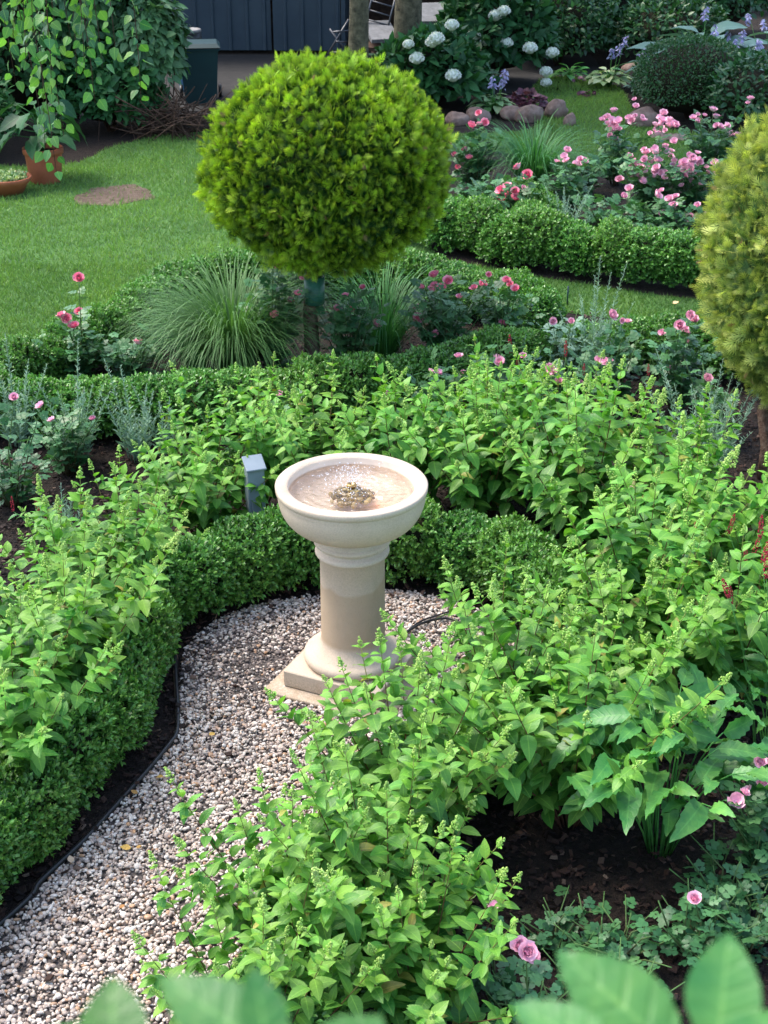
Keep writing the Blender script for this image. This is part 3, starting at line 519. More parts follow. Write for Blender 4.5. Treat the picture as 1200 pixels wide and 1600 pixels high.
def hydrangea(seed, H=.72, spread=48, nst=24, leaf=.089):
    r = np.random.RandomState(seed); root = thing('hydrangea_shrub', (0, 0, 0), None, None); LP = []; LD = []; LU = []; LS = []; LT = []
    for i in range(nst):
        ph = i*2.4+r.normal()*.25; u = ((i+.5)/nst)**.62; lean = R(spread)*u*(1+r.normal()*.1); L = H*(.80+.46*r.rand())*(1+.12*u); n = 18
        p = np.array([cos(ph)*.05*u, sin(ph)*.05*u, 0.]); pts = [p.copy()]; dirs = []
        for k in range(n):
            t = k/n; a = lean*(.55+1.0*t-.75*t*t); ph2 = ph+.12*sin(3*t+i); d = np.array([sin(a)*cos(ph2), sin(a)*sin(ph2), cos(a)]); p = p+d*L/n; pts.append(p.copy()); dirs.append(d)
        mb = MB(); tt = tube_t(pts, .0042, .0016, 5); mb.add(tt, tone=tt.lf[:, 1]); mb.build('stem', M['hstem'], root)
        b = bpy.data.objects.new('flower_bud', PAN[r.randint(3) if r.rand() > .05 else 3].data); C.objects.link(b); b.parent = root; b.location = tuple(pts[-1]); b.rotation_euler = quat_to(dirs[-1]); s_ = .7+.5*r.rand(); b.scale = (s_, s_, s_)
        node = 0; s0 = .18+.1*r.rand(); step = .053/L; q = s0; a0 = r.rand()*3
        while q < 1.0:
            k = min(int(q*n), n-1); c = pts[k]+(pts[k+1]-pts[k])*(q*n-k); d = dirs[k]; X, Y, Z = frames(d[None], np.array([[.1, .2, 1.]]) if abs(d[2]) < .95 else np.array([[1., 0, .2]])); X, Z = X[0], Z[0]
            size = leaf*(.72+.45*sin(pi*min(q*.95, 1))**.5)*(1 if q < .8 else 1-.55*((q-.8)/.2))
            for sgn in (0, pi):
                if r.rand() < .04: continue
                aa = a0+node*pi/2+sgn+r.normal()*.25; sd = X*cos(aa)+Z*sin(aa); el = .30+.35*(q > .85)+r.normal()*.18
                dd = nrm(sd+d*el+np.array([0, 0, .05])); LP.append(c); LD.append(dd); LU.append(np.array([0, 0, 1.])+r.normal(size=3)*.22+d*.3); LS.append(size*(.85+.3*r.rand())); LT.append(np.clip(.30+.62*max(0, q-.62)/.38+.10*r.normal(), 0, 1))
                if r.rand() < .38 and q < .85:      # a short side shoot with a leaf pair and tip leaves
                    c2 = c+dd*.035+d*.03
                    for a3 in range(3):
                        d3 = nrm(sd*.6+r.normal(size=3)*.55+np.array([0, 0, .35])); LP.append(c2); LD.append(d3); LU.append(np.array([0, 0, 1.])+r.normal(size=3)*.25); LS.append(size*(.45+.35*r.rand())); LT.append(np.clip(.45+.25*r.normal()*.6, 0, 1))
            q += step*(1.1 if q < .8 else .75); node += 1
    LP, LD, LU, LS, LT = map(np.array, (LP, LD, LU, LS, LT)); mb = MB(); n = len(LP); pick = r.randint(0, 4, n)
    for j, t in enumerate([leaf_t(.56, 6, .26, .22, .003), leaf_t(.60, 6, .15, .34, .004), leaf_t(.52, 6, .38, .14, .003), leaf_t(.60, 6, .10, .45, .004)]):
        k = (pick == j) & (np.arange(n) % 53 != 7); mb.inst(t, LP[k], LD[k], LU[k], LS[k], tone=LT[k])
    k = np.arange(n) % 53 == 7; mb.inst(leaf_t(.5, 6, .4, .5, .012), LP[k], LD[k], LU[k], LS[k]*.85, tone=r.rand(k.sum()), mat=1)
    mb.build('foliage', [M['hyd'], M['aged']], root); return root
HY = [hydrangea(20+i, H=[.70, .74, .66, .72, .68][i]) for i in range(5)]
GH = 'light green panicle hydrangeas round the fountain'
HL = [ # x, y, scale, label
 (-.32, 6.88, .88, 'hydrangea growing behind the grey post, left of the fountain bowl rim'),
 (-.90, 6.56, .84, 'hydrangea with upright bright shoots directly left of the grey post, behind the hedge curve'),
 (-1.18, 6.02, .78, 'hydrangea behind the left curve of the box hedge, next to the silvery plants'),
 (-1.34, 5.52, .80, 'hydrangea with a whitish open flower cluster at the left picture edge'),
 (-1.29, 5.05, .88, 'hydrangea leaning over the left box hedge where the hedge bends'),
 (-1.38, 4.52, .85, 'hydrangea overhanging the left hedge above the hose bend'),
 (-1.60, 4.02, .8, 'lowest hydrangea at the left edge above the foreground end of the box hedge'),
 (-.66, 6.98, .84, 'hydrangea filling the gap behind the grey post, further back than its neighbours'),
 (.08, 6.9, .93, 'hydrangea directly behind the fountain bowl with a tall central shoot'),
 (.52, 6.78, .95, 'hydrangea behind the hedge just right of the fountain bowl'),
 (.55, 7.3, .86, 'hydrangea at the back in front of the pink roses, right of centre'),
 (.9, 7.02, .86, 'hydrangea at the back right with pale mauve roses peeping above it'),
 (.98, 6.45, 1.0, 'broad hydrangea overhanging the dark hedge right of the fountain'),
 (1.28, 6.5, .8, 'hydrangea at the back right edge of the mass, below the silver sprays'),
 (1.38, 6.05, 1.0, 'hydrangea in the middle of the right hand mass of shrubs'),
 (1.12, 5.62, .95, 'hydrangea beside the right end of the gravel circle'),
 (1.72, 5.62, .95, 'hydrangea at the right with red flower spikes beside it'),
 (1.0, 5.02, .9, 'hydrangea right of the fountain base above the big crinkled leaves'),
 (1.42, 5.12, .9, 'hydrangea behind the persicaria, at the right edge'),
 (.45, 4.78, .82, 'hydrangea with tall shoots in front of the gravel right of the plinth'),
 (.68, 4.36, .92, 'hydrangea spreading toward the crinkled persicaria leaves'),
 (.08, 4.22, .85, 'hydrangea rising in front of the fountain plinth corner'),
 (.02, 3.62, .80, 'hydrangea in the centre foreground with arching red stems'),
 (-.30, 3.62, .72, 'hydrangea spilling left over the gravel in the foreground'),
 (.10, 3.34, .72, 'hydrangea at the bottom centre beside the bare mulch'),
 (-.36, 3.12, .72, 'hydrangea at the bottom edge over the gravel, behind the blurred leaf'),
]
for i, (x, y, s_, lab) in enumerate(HL): place(HY[(i*2+i//5) % 5], (x, y, 0), rs.rand()*6.28, (s_, s_, s_*(1.0+.08*rs.rand())), lab, 'shrub', GH)

# ---------------------------------------------------------------- standard thuja topiaries
def topiary(loc, Rx, Rz, cz, label, mat, seed, trunk, nfr=1500, size=.092, ox=(0, 0), shape=None, tb=.0):
    r = np.random.RandomState(seed); root = thing('topiary_tree', loc, label, 'tree'); n = nfr
    i = np.arange(n)+.5; z = 1-2*i/n; a = i*2.39996; d = np.stack([np.sqrt(1-z*z)*np.cos(a), np.sqrt(1-z*z)*np.sin(a), z], 1)
    e = 2.2; k = 1/(np.abs(d)**e).sum(1)**(1/e)
    P = d*k[:, None]*np.array([Rx, Rx, Rz]); P[:, 2] *= np.where(d[:, 2] < 0, .92, 1)
    taper = np.where(P[:, 2] < 0, 1-.16*(P[:, 2]/Rz)**2, 1); P[:, :2] *= taper[:, None]
    nr = nrm(d*np.array([1/Rx, 1/Rx, 1/Rz])); clump = lump(P, 13, seed)+.55*lump(P, 28, seed+1)
    q = P*(1+.035*lump(P, 4, seed+2))[:, None]+nr*(r.normal(size=n)*.026-.02+.030*clump)[:, None]; base = nrm(nr*.8+r.normal(size=(n, 3))*.30+np.array([0, 0, .35])); ct = .09+.15*r.normal(size=n)+.10*clump
    mb = MB()
    for layer, m in ((0, 9), (1, 7)):      # outer sprays, then inner sprays toned darker to deepen shade in the gaps
        for j in range(m):
            X, Y, Z = frames(base, r.normal(size=(n, 3))); a = j*2.4+r.rand(n)*.7; op = ((j+.5)/m)**.6*1.1
            dd = Y*np.cos(op)+X*(np.sin(op)*np.cos(a))[:, None]+Z*(np.sin(op)*np.sin(a))[:, None]; U = np.cross(dd, np.array([0, 0, 1.]))+r.normal(size=(n, 3))*.7; keep = (r.rand(n) < .78) if layer == 0 else np.ones(n, bool)
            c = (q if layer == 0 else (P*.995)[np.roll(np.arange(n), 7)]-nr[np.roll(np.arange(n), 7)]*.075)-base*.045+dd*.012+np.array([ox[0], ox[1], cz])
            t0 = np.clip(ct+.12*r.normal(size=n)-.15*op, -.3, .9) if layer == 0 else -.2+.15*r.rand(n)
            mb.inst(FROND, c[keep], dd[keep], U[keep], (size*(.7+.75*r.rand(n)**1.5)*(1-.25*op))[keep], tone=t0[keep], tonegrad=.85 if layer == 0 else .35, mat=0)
    dq = r.rand(n) < .05; mb.inst(FROND, q[dq]+np.array([ox[0], ox[1], cz]), base[dq]+r.normal(size=(dq.sum(), 3))*.4, nr[dq], size*.7, tone=.5, mat=2)
    core = blob(ICO3, seed, .04, 3); V = core.V.copy(); kk = 1/(np.abs(V)**e).sum(1)**(1/e); core.V = V*kk[:, None]*np.array([Rx-.20, Rx-.20, Rz-.19])+np.array([ox[0], ox[1], cz])
    mb.add(core, mat=1); mb.build('crown', [mat, M['boxcore'], M['deadfrond']], root)
    tr = np.array(trunk); mb = MB(); t = tube_t(tr, .046, .030, 14); t.V[:, :2] += (t.V[:, :2]-np.repeat(tr[:, :2], 14, 0))*(.25*np.sin(np.arange(t.n)*2.3))[:, None]; mb.add(t)
    top = tr[-1]; T0 = mb.build('trunk', M['thbark'], root)
    for j in range(7):
        aa = j*.9+.3; b0 = tr[-2]+(tr[-1]-tr[-2])*(j/7); q = b0+np.array([cos(aa)*Rx*.55, sin(aa)*Rx*.55, Rz*.45]); m2 = (b0+q)/2+np.array([cos(aa), sin(aa), 0])*.05-np.array([0, 0, .06])
        mb = MB(); mb.add(tube_t([b0, m2, q], .018, .008, 7)); mb.build('branch', M['thbark'], root)
    return root
tp = at(487, 590)
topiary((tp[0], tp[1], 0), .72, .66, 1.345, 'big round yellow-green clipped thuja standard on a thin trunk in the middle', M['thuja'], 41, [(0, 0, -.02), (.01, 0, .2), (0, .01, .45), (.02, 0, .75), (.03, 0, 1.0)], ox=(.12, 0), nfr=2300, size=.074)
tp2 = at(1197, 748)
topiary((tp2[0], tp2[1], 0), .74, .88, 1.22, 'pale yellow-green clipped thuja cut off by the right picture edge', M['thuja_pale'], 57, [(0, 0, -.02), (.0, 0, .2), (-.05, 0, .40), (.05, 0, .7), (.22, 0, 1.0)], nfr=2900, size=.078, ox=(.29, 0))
# green band around the trunk
mb = MB(); bt = at_y(495, 452, tp[1]); mb.add(lathe_t([(.062, bt[2]-.09), (.064, bt[2]-.05), (.066, bt[2]+.09), (.060, bt[2]+.088), (.058, bt[2]-.085), (.062, bt[2]-.09)], 24)); o = mb.build('trunk_band', M['net'], None, (tp[0]+.03, tp[1]-.005, 0))
tag(o, 'green plastic band wrapped round the standard thuja trunk below its crown', 'band')

# ---------------------------------------------------------------- generic leafy masses
def bush_mb(seed, R3, n, size, t=LEAF_LO, e=2.2, tone=.5, droop=.0, jit=.5, layers=.25, core=.7, down=-.4, lumpf=6.0, lamp=.14, wide=1.0):
    r = np.random.RandomState(seed); R3 = np.array(R3, float); d = nrm(r.normal(size=(n*3, 3))); d = d[d[:, 2] > down][:n]; n = len(d); k = 1/(np.abs(d)**e).sum(1)**(1/e)
    P = d*k[:, None]*R3; nr = nrm(d/R3); P = P*(1-layers*r.rand(n)**1.4+lamp*lump(P, lumpf/R3.mean(), seed))[:, None]
    D = nrm(nr*.7+r.normal(size=(n, 3))*jit+np.array([0, 0, -droop+.15])); U = nr+r.normal(size=(n, 3))*.4+np.array([0, 0, .8]); mb = MB()
    mb.inst(t, P, D, U, size*(.65+.7*r.rand(n)), tone=np.clip(tone+.18*r.normal(size=n)+.15*lump(P, 9/R3.mean(), seed+3), 0, 1), wide=wide)
    if core: c = blob(ICO2, seed, .1, 2); c.V = c.V*R3*core; mb.add(c, mat=1)
    return mb
def bush(name, loc, R3, n, size, mat, label, cat='shrub', group=None, seed=1, stems=True, up=None, **k):
    root = thing(name, (loc[0], loc[1], 0), label, cat, group); mb = bush_mb(seed, R3, n, size, **k); cz = R3[2]*.85 if up is None else up
    mb.build('foliage', [mat, M['boxcore']], root, (0, 0, cz))
    if stems:
        r = np.random.RandomState(seed); mb = MB()
        for i in range(7): a = i*.9; mb.add(tube_t([(.03*cos(a), .03*sin(a), 0), (R3[0]*.3*cos(a), R3[1]*.3*sin(a), cz), (R3[0]*.6*cos(a), R3[1]*.6*sin(a), cz+R3[2]*.4)], .012, .005, 5))
        mb.build('stems', M['brown'], root)
    return root

# ---------------------------------------------------------------- roses
def petal_t(w=.9, cup=.5):
    V = []; lf = []; F = []
    for i in range(4):
        t = i/3; ww = w*.5*(.25+.9*sin(pi*min(.5, t*.55+.02)))
        for j in range(3): x = (j-1)*ww; V.append((x, t*(1-.10*abs(j-1)), cup*t*t+.18*abs(j-1)*t)); lf.append((j-1, t))
    for i in range(3):
        for j in range(2): a = i*3+j; F.append((a, a+1, a+4, a+3))
    return T(V, F, lf)
def bloom_mb(seed, full=True):
    r = np.random.RandomState(seed); mb = MB(); pt = petal_t()
    for ring, (cnt, el, sz) in enumerate([(6, .15, .5), (6, .55, .46), (6, .9, .38), (5, 1.2, .28), (4, 1.4, .2)] if full else [(6, .1, .5), (5, .45, .42)]):
        for k in range(cnt):
            a = 2*pi*k/cnt+ring*.5+r.normal()*.12; e = el+r.normal()*.08; d = np.array([cos(a)*cos(e), sin(a)*cos(e), sin(e)]); u = np.array([-cos(a)*sin(e), -sin(a)*sin(e), cos(e)])
            mb.inst(pt, np.array([0, 0, .02*ring])+d*.03, d, u, sz*(.9+.2*r.rand()), tone=np.clip(.75-.12*ring+.1*r.normal(), 0, .9), tonegrad=.2)
    mb.add(xf(blob(ICO1, seed, .1), np.eye(3)*.08, (0, 0, .05)), tone=.2 if full else 1.0); return mb
BL = {k: [bloom_mb(i).build('bloom', M[k]) for i in range(3)] for k in ('pink', 'lpink')}
BL['lpink'].append(bloom_mb(8, False).build('bloom', M['lpink']))
for l_ in BL.values():
    for o_ in l_: C.objects.unlink(o_)
def rose(loc, rad, h, blooms, kind, bsize, label, seed, group, nst=16, leaf=.085, cluster=1, mat='rose', dens=1.0):
    r = np.random.RandomState(seed); loc = np.array([loc[0], loc[1], 0.]); root = thing('rose_bush', loc, label, 'rose bush', group); LP = []; LD = []; LT = []
    ends = [np.array([rad*cos(i*2.4)*((i+.5)/nst)**.5, rad*sin(i*2.4)*((i+.5)/nst)**.5, h*(.55+.45*r.rand())]) for i in range(nst)]; bl = []
    for (u, v) in blooms:
        p = at_y(u, v, loc[1]+r.uniform(-.6, .4)*rad)-loc; p[2] = max(p[2], .06); ends.append(p); bl.append(p)
    mb = MB()
    for i, e in enumerate(ends):
        isb = i >= nst; m2 = np.array([e[0]*.45, e[1]*.45, e[2]*.55])+r.normal(size=3)*.02; b0 = np.array([e[0]*.15, e[1]*.15, 0]); pts = [b0+(m2-b0)*t*2 if t < .5 else m2+(e-m2)*(t*2-1) for t in np.linspace(0, 1, 7)]
        t_ = tube_t(pts, .0045, .002, 4); mb.add(t_, tone=t_.lf[:, 1]); L = np.linalg.norm(e-b0); nn = int(L/.04*dens)
        for k in range(nn):
            q = .15+.83*k/max(nn, 1)
            if isb and q > .93: continue
            j = min(int(q*6), 5); c = pts[j]+(pts[j+1]-pts[j])*(q*6-j); a = k*2.4+r.rand(); LP.append(c); LD.append(nrm(np.array([cos(a), sin(a), .25+.35*r.normal()]))); LT.append(np.clip(.35+.35*q+.15*r.normal()-.15, 0, 1))
    mb.build('canes', M['rosestem'], root); LP, LD = np.array(LP), np.array(LD); n = len(LP); mb = MB()
    mb.inst(PINN, LP, LD, np.array([0, 0, 1.])+r.normal(size=(n, 3))*.35, leaf*(.75+.5*r.rand(n)), tone=np.array(LT)); mb.build('foliage', M[mat], root)
    for p in bl:
        for c in range(cluster if cluster > 1 else 1):
            b = bpy.data.objects.new('bloom', BL[kind][r.randint(len(BL[kind]))].data); C.objects.link(b); b.parent = root; off = r.normal(size=3)*bsize*(.42 if cluster < 4 else .75)*(c > 0)
            b.location = tuple(p+off); d = np.array([r.normal()*.3, -.45+r.normal()*.3, .8]); b.rotation_euler = quat_to(d); s_ = bsize*(.6+.55*r.rand())*(.9 if cluster > 1 else 1); b.scale = (s_, s_, s_)
    return root
GR = 'rose bushes in the beds'
rose(at(120, 605), .28, .40, [(123, 436), (97, 496), (104, 500), (124, 489), (116, 512)], 'pink', .065, 'coral pink rose bush with four open blooms beside the lawn at left', 1, GR, 26)
rose(at(205, 610), .24, .42, [(216, 538)], 'pink', .07, 'rose bush with one hot pink bloom left of the ornamental grass', 2, GR, 26)
rose(at(270, 605), .16, .2, [], 'pink', .07, 'low rose foliage without flowers between the single pink rose and the grass', 21, GR, 10)
rose(at(20, 790), .30, .40, [(22, 622), (0, 766), (64, 636)], 'lpink', .045, 'pale pink rose bush cut off by the left edge above the hydrangeas', 3, GR, 18, leaf=.075)
rose(at(110, 740), .26, .42, [(81, 658), (145, 655)], 'lpink', .042, 'pale pink rose bush among the silvery plants at left', 4, GR, 16, leaf=.075)
rose(at(428, 590), .25, .75, [(428, 399), (437, 417), (453, 471), (466, 461), (429, 494), (470, 437), (425, 402)], 'pink', .06, 'tall pink rose growing behind and left of the thuja trunk', 5, GR, 18)
rose(at(545, 590), .28, .65, [(567, 450), (586, 509), (540, 464), (549, 484), (528, 486)], 'pink', .065, 'pink rose bush immediately right of the thuja trunk', 6, GR, 18)
rose(at(690, 575), .30, .62, [(680, 432), (658, 451), (699, 441), (679, 447), (673, 455), (688, 453), (652, 483), (718, 466), (680, 522), (650, 500)], 'pink', .075, 'rose bush with a bunch of ten pink blooms right of the round thuja', 7, GR, 22)
rose(at(785, 568), .28, .60, [(763, 430), (753, 446), (791, 440), (797, 446), (805, 453), (785, 508), (741, 452)], 'pink', .065, 'rose bush with pink blooms at the end of the lawn strip', 8, GR, 20)
rose(at(690, 690), .22, .66, [(672, 581), (686, 584), (723, 584), (725, 675), (608, 615), (717, 559)], 'lpink', .06, 'pale pink rose poking up behind the central hydrangeas', 9, GR, 10)
rose(at(760, 690), .2, .72, [(753, 602), (776, 562), (782, 567), (737, 630), (741, 628)], 'lpink', .06, 'mauve pink rose between the hydrangeas and the red spikes', 10, GR, 10)
rose(at(440, 730), .15, .5, [(437, 616), (447, 690), (465, 642)], 'lpink', .04, 'small pale rose between the hydrangeas above the fountain rim', 11, GR, 8)
rose(at(868, 680), .22, .52, [(858, 579), (863, 587), (873, 598), (904, 599), (817, 558), (867, 583)], 'lpink', .07, 'pale pink rose just above the hydrangea mass right of centre', 12, GR, 14)
rose(at(880, 600), .25, .45, [(863, 503), (892, 503)], 'lpink', .06, 'pale rose bush with two small blooms before the grass strip', 13, GR, 16, leaf=.07, mat='sage')
rose(at(955, 640), .26, .50, [(955, 494), (972, 502), (981, 505), (945, 565), (935, 566), (952, 568), (973, 597)], 'lpink', .065, 'pale pink rose bush with a flat open cluster beside the silver sprays', 14, GR, 18)
rose(at(1055, 645), .25, .55, [(1034, 522), (1062, 510), (1072, 515), (1070, 522), (1077, 537), (1078, 494), (1047, 563), (1045, 576), (1083, 500)], 'lpink', .06, 'rose bush with a spray of small pink blooms left of the right thuja', 15, GR, 16)
rose(at(1105, 690), .2, .5, [(1105, 593)], 'lpink', .06, 'rose with a single pale bloom under the right thuja', 16, GR, 12)
rose(at(745, 300), .30, .62, [(748, 178), (736, 198), (749, 196), (756, 193), (710, 243), (715, 263), (727, 236), (733, 248), (697, 227)], 'pink', .085, 'bright pink rose bush right beside the round thuja crown', 17, GR, 18, leaf=.1)
rose(at(800, 372), .34, .52, [(793, 293), (783, 299), (780, 313), (797, 303), (805, 300), (815, 307), (810, 264), (825, 275), (805, 312), (790, 308), (818, 298)], 'pink', .10, 'rose bush with a dense head of hot pink blooms behind the thick hedge', 18, GR, 20, leaf=.1)
GB = 'roses of the far bed'
rose(at(880, 350), .3, .6, [(882, 245), (876, 248), (907, 250), (912, 253), (900, 256)], 'lpink', .09, 'pink rose beside the arching grass in the far bed', 19, GB, 18, leaf=.1, cluster=2)
rose(at(960, 290), .3, .55, [(960, 193), (955, 188), (992, 182), (962, 200)], 'lpink', .085, 'pale pink rose in front of the grey boulder', 20, GB, 16, leaf=.1, cluster=6)
rose(at(1015, 345), .38, .62, [(1032, 203), (1023, 233), (1037, 235), (987, 260), (1000, 263), (1017, 251), (1010, 270), (1032, 271), (997, 279), (1015, 293), (1035, 195)], 'lpink', .085, 'tall rose covered in light pink clusters in the middle of the far bed', 22, GB, 26, leaf=.1, cluster=6)
rose(at(1080, 350), .36, .6, [(1060, 263), (1080, 259), (1092, 256), (1080, 282), (1088, 275), (1066, 268)], 'lpink', .085, 'light pink rose with a wide flower cluster left of the right thuja crown', 23, GB, 24, leaf=.1, cluster=6)
rose(at(1040, 385), .32, .38, [(1025, 306), (1056, 309), (1052, 323), (1050, 338), (1090, 322), (1078, 342), (974, 307)], 'lpink', .09, 'low rose with small scattered pale blooms behind the thick hedge', 24, GB, 20, leaf=.1, cluster=2)
rose(at(1100, 280), .35, .62, [(1090, 180), (1114, 174), (1093, 190), (1172, 156), (1135, 198), (1152, 213), (1125, 200)], 'lpink', .085, 'light pink rose in front of the round clipped ball', 25, GB, 22, leaf=.1, cluster=2)
rose(at(745, 345), .34, .42, [], 'lpink', .1, 'flowerless rose foliage between the bright pink roses beside the round thuja', 40, GB, 26, leaf=.1)
rose(at(905, 310), .34, .45, [], 'lpink', .1, 'flowerless rose foliage behind the arching grass of the far bed', 41, GB, 26, leaf=.1)
rose(at(1000, 390), .34, .36, [], 'lpink', .1, 'low flowerless rose foliage right behind the thick clipped hedge', 42, GB, 26, leaf=.1)
rose(at(950, 375), .34, .40, [], 'lpink', .1, 'flowerless rose foliage right of the silver-green mound in the far bed', 26, GB, 24, leaf=.1)
GN = 'rose bushes at the lower right'
rose(at(1190, 1370), .22, .42, [(1150, 1252), (1168, 1237), (1190, 1225), (1188, 1193), (1158, 1258), (1163, 1240)], 'lpink', .05, 'rose with a group of pink blooms at the right picture edge above the mulch', 30, GN, 18, leaf=.065)
rose(at(1090, 1500), .20, .25, [(1085, 1406)], 'lpink', .05, 'low rose with a single open pink bloom in front of the crinkled leaves', 31, GN, 18, leaf=.062)
rose(at(822, 1630), .18, .20, [(812, 1480), (822, 1488), (832, 1494)], 'lpink', .062, 'low rose carrying one frilly elongated pink bloom near the bottom', 32, GN, 16, leaf=.062)
rose(at(778, 1580), .10, .24, [(770, 1416)], 'lpink', .032, 'small pink rose at the edge of the foreground hydrangea', 33, GN, 8, leaf=.055)
rose(at(960, 1500), .22, .16, [], 'lpink', .05, 'creeping dark rose foliage on the mulch in the lower middle right', 34, GN, 20, leaf=.062)
rose(at(1170, 1480), .24, .22, [], 'lpink', .05, 'dense dark rose foliage in the lower right corner', 35, GN, 26, leaf=.062)
rose(at(1130, 1425), .22, .22, [], 'lpink', .05, 'dark rose foliage below the pink flower group at the right edge', 37, GN, 22, leaf=.062)
rose(at(870, 1480), .2, .15, [], 'lpink', .05, 'sparse creeping rose shoots on the mulch beside the foreground hydrangea', 38, GN, 14, leaf=.06)
rose(at(950, 1590), .25, .18, [], 'lpink', .05, 'low rose foliage behind the big blurred leaf at the bottom', 36, GN, 24, leaf=.062)

# ---------------------------------------------------------------- ornamental grasses
def grass(loc, h, rad, n, label, seed, width=.007, tone=.5):
    r = np.random.RandomState(seed); root = thing('ornamental_grass', (loc[0], loc[1], 0), label, 'grass', 'clumps of arching ornamental grass'); K = 8; V = []; F = []; TT = []; LF = []
    for i in range(n):
        a = r.rand()*6.28; b = np.array([cos(a), sin(a), 0])*rad*.18*r.rand()**.5; L = h*(.8+.6*r.rand()); lean = .10+.55*r.rand()**.8; bend = 1.1+1.5*r.rand(); p = b.copy(); a2 = a+r.normal()*.25; sd = np.array([-sin(a2), cos(a2), 0]); o = len(V); tn = np.clip(tone+.2*r.normal(), 0, 1); w = width*(.7+.6*r.rand())
        for k in range(K+1):
            t = k/K; th = lean+bend*t*t*1.25; ww = w*.5*(1-t**2.5)*(.5+.5*min(1, t*4))
            V += [p-sd*ww, p+sd*ww]; TT += [tn+.2*t]*2; LF += [(-1, t), (1, t)]; p = p+np.array([sin(th)*cos(a2), sin(th)*sin(a2), cos(th)])*L/K
            if k < K: F.append((o+2*k, o+2*k+1, o+2*k+3, o+2*k+2))
    mb = MB(); mb.add(T(V, F, LF), tone=np.clip(np.array(TT), 0, 1)); mb.build('blades', M['grassy'], root); return root
grass(at(368, 588), .78, .40, 1400, 'large arching ornamental grass clump left of the thuja trunk', 1, .008, .6)
grass(at(290, 590)+[.06, .12, 0], .45, .3, 220, 'shorter tuft at the left foot of the large grass clump', 5, .007, .6)
grass(at(600, 560), .70, .4, 420, 'dark arching grass clump right of the thuja trunk under the crown', 2, .007, .25)
grass(at(832, 300), .72, .45, 520, 'arching grass clump in the far bed before the boulders', 3, .010, .45)

# ---------------------------------------------------------------- silvery sprays, persicaria
def sprays(loc, h, rad, n, label, seed, name='silver_sage', cat='plant', leaf=.035, mat='sage', group='silvery upright plants', targets=(), side=2):
    r = np.random.RandomState(seed); loc = np.array([loc[0], loc[1], 0.]); root = thing(name, loc, label, cat, group); mb = MB(); LP = []; LD = []; LS = []; LT = []
    ends = [np.array([rad*cos(i*2.4)*((i+.5)/n)**.5+r.normal()*.02, rad*sin(i*2.4)*((i+.5)/n)**.5, h*(.6+.45*r.rand())]) for i in range(n)]+[at_y(u, v, loc[1]+r.uniform(-.3, .3)*rad)-loc for (u, v) in targets]
    for e in ends:
        b0 = np.array([e[0]*.25, e[1]*.25, 0]); mid = np.array([e[0]*.45, e[1]*.45, e[2]*.5]); pts = [(1-t)**2*b0+2*t*(1-t)*mid+t*t*e for t in np.linspace(0, 1, 9)]; t_ = tube_t(pts, .0035, .0012, 4); mb.add(t_, tone=.8)
        L = np.linalg.norm(e); nn = int(L/.013)
        for k in range(nn):
            q = .12+.88*k/nn; j = min(int(q*8), 7); c = pts[j]+(pts[j+1]-pts[j])*(q*8-j); a = k*2.4+r.rand()
            for s_ in range(side): LP.append(c); LD.append(nrm(np.array([cos(a+s_*2), sin(a+s_*2), .6+.5*r.rand()]))); LS.append(leaf*(1.25-q*.95)*(.7+.6*r.rand())); LT.append(.35+.5*q+.12*r.normal())
    mb.build('stems', M['sage'], root); n_ = len(LP); mb = MB(); mb.inst(diamond(.22, .03), np.array(LP), np.array(LD), r.normal(size=(n_, 3))+[0, 0, 1], np.array(LS), tone=np.clip(LT, 0, 1)); mb.build('foliage', M[mat], root); return root
sprays(at(120, 720), .45, .22, 14, 'silver-green spray with tall pointed shoots left of the ornamental grass', 1, targets=[(122, 528), (145, 600), (90, 610)], leaf=.05)
sprays(at(30, 700), .5, .25, 12, 'silvery sprays at the left edge before the lawn', 2, targets=[(8, 520), (45, 560), (-10, 560)], leaf=.05)
sprays(at(215, 720), .42, .2, 12, 'silvery sprays in front of the low hedge left of centre', 3, targets=[(188, 570), (163, 560), (240, 610)], leaf=.05)
sprays(at(262, 715), .36, .12, 6, 'single thin silver spray beside the bright hydrangea shoots', 4, targets=[(264, 628), (205, 600)], leaf=.045)
sprays(at(920, 600), .55, .28, 16, 'tall silvery sprays rising in front of the lawn strip', 5, targets=[(938, 400), (980, 410), (930, 430), (955, 425)], leaf=.05)
sprays(at(1090, 770), .62, .34, 26, 'thin grey-green sprays left of the right thuja trunk', 6, targets=[(1025, 545), (1130, 560), (1080, 600), (1000, 700), (1180, 600)], leaf=.055)
sprays(at(800, 620), .4, .2, 14, 'feathery grey-green plant between the pink roses and red spikes', 7, leaf=.035)
sprays(at(880, 385), .5, .26, 20, 'pale grey-green mound behind the short hedge spur in the far bed', 8, leaf=.05, targets=[(905, 300), (935, 330)])
sprays(at(100, 830), .22, .15, 10, 'small grey-green plant beside the red stems at left', 9, leaf=.04)
def spike_mb(seed, L=.09):
    r = np.random.RandomState(seed); n = 90; t = r.rand(n); a = r.rand(n)*6.28; w = .008*np.sin(pi*np.clip(t*.9+.1, 0, 1))**.5; mb = MB(); mb.inst(OCT, np.stack([w*np.cos(a), w*np.sin(a), t*L], 1), r.normal(size=(n, 3)), r.normal(size=(n, 3)), .003, tone=r.rand(n)); return mb
SPK = spike_mb(1).build('flower_spike', M['red']); C.objects.unlink(SPK)
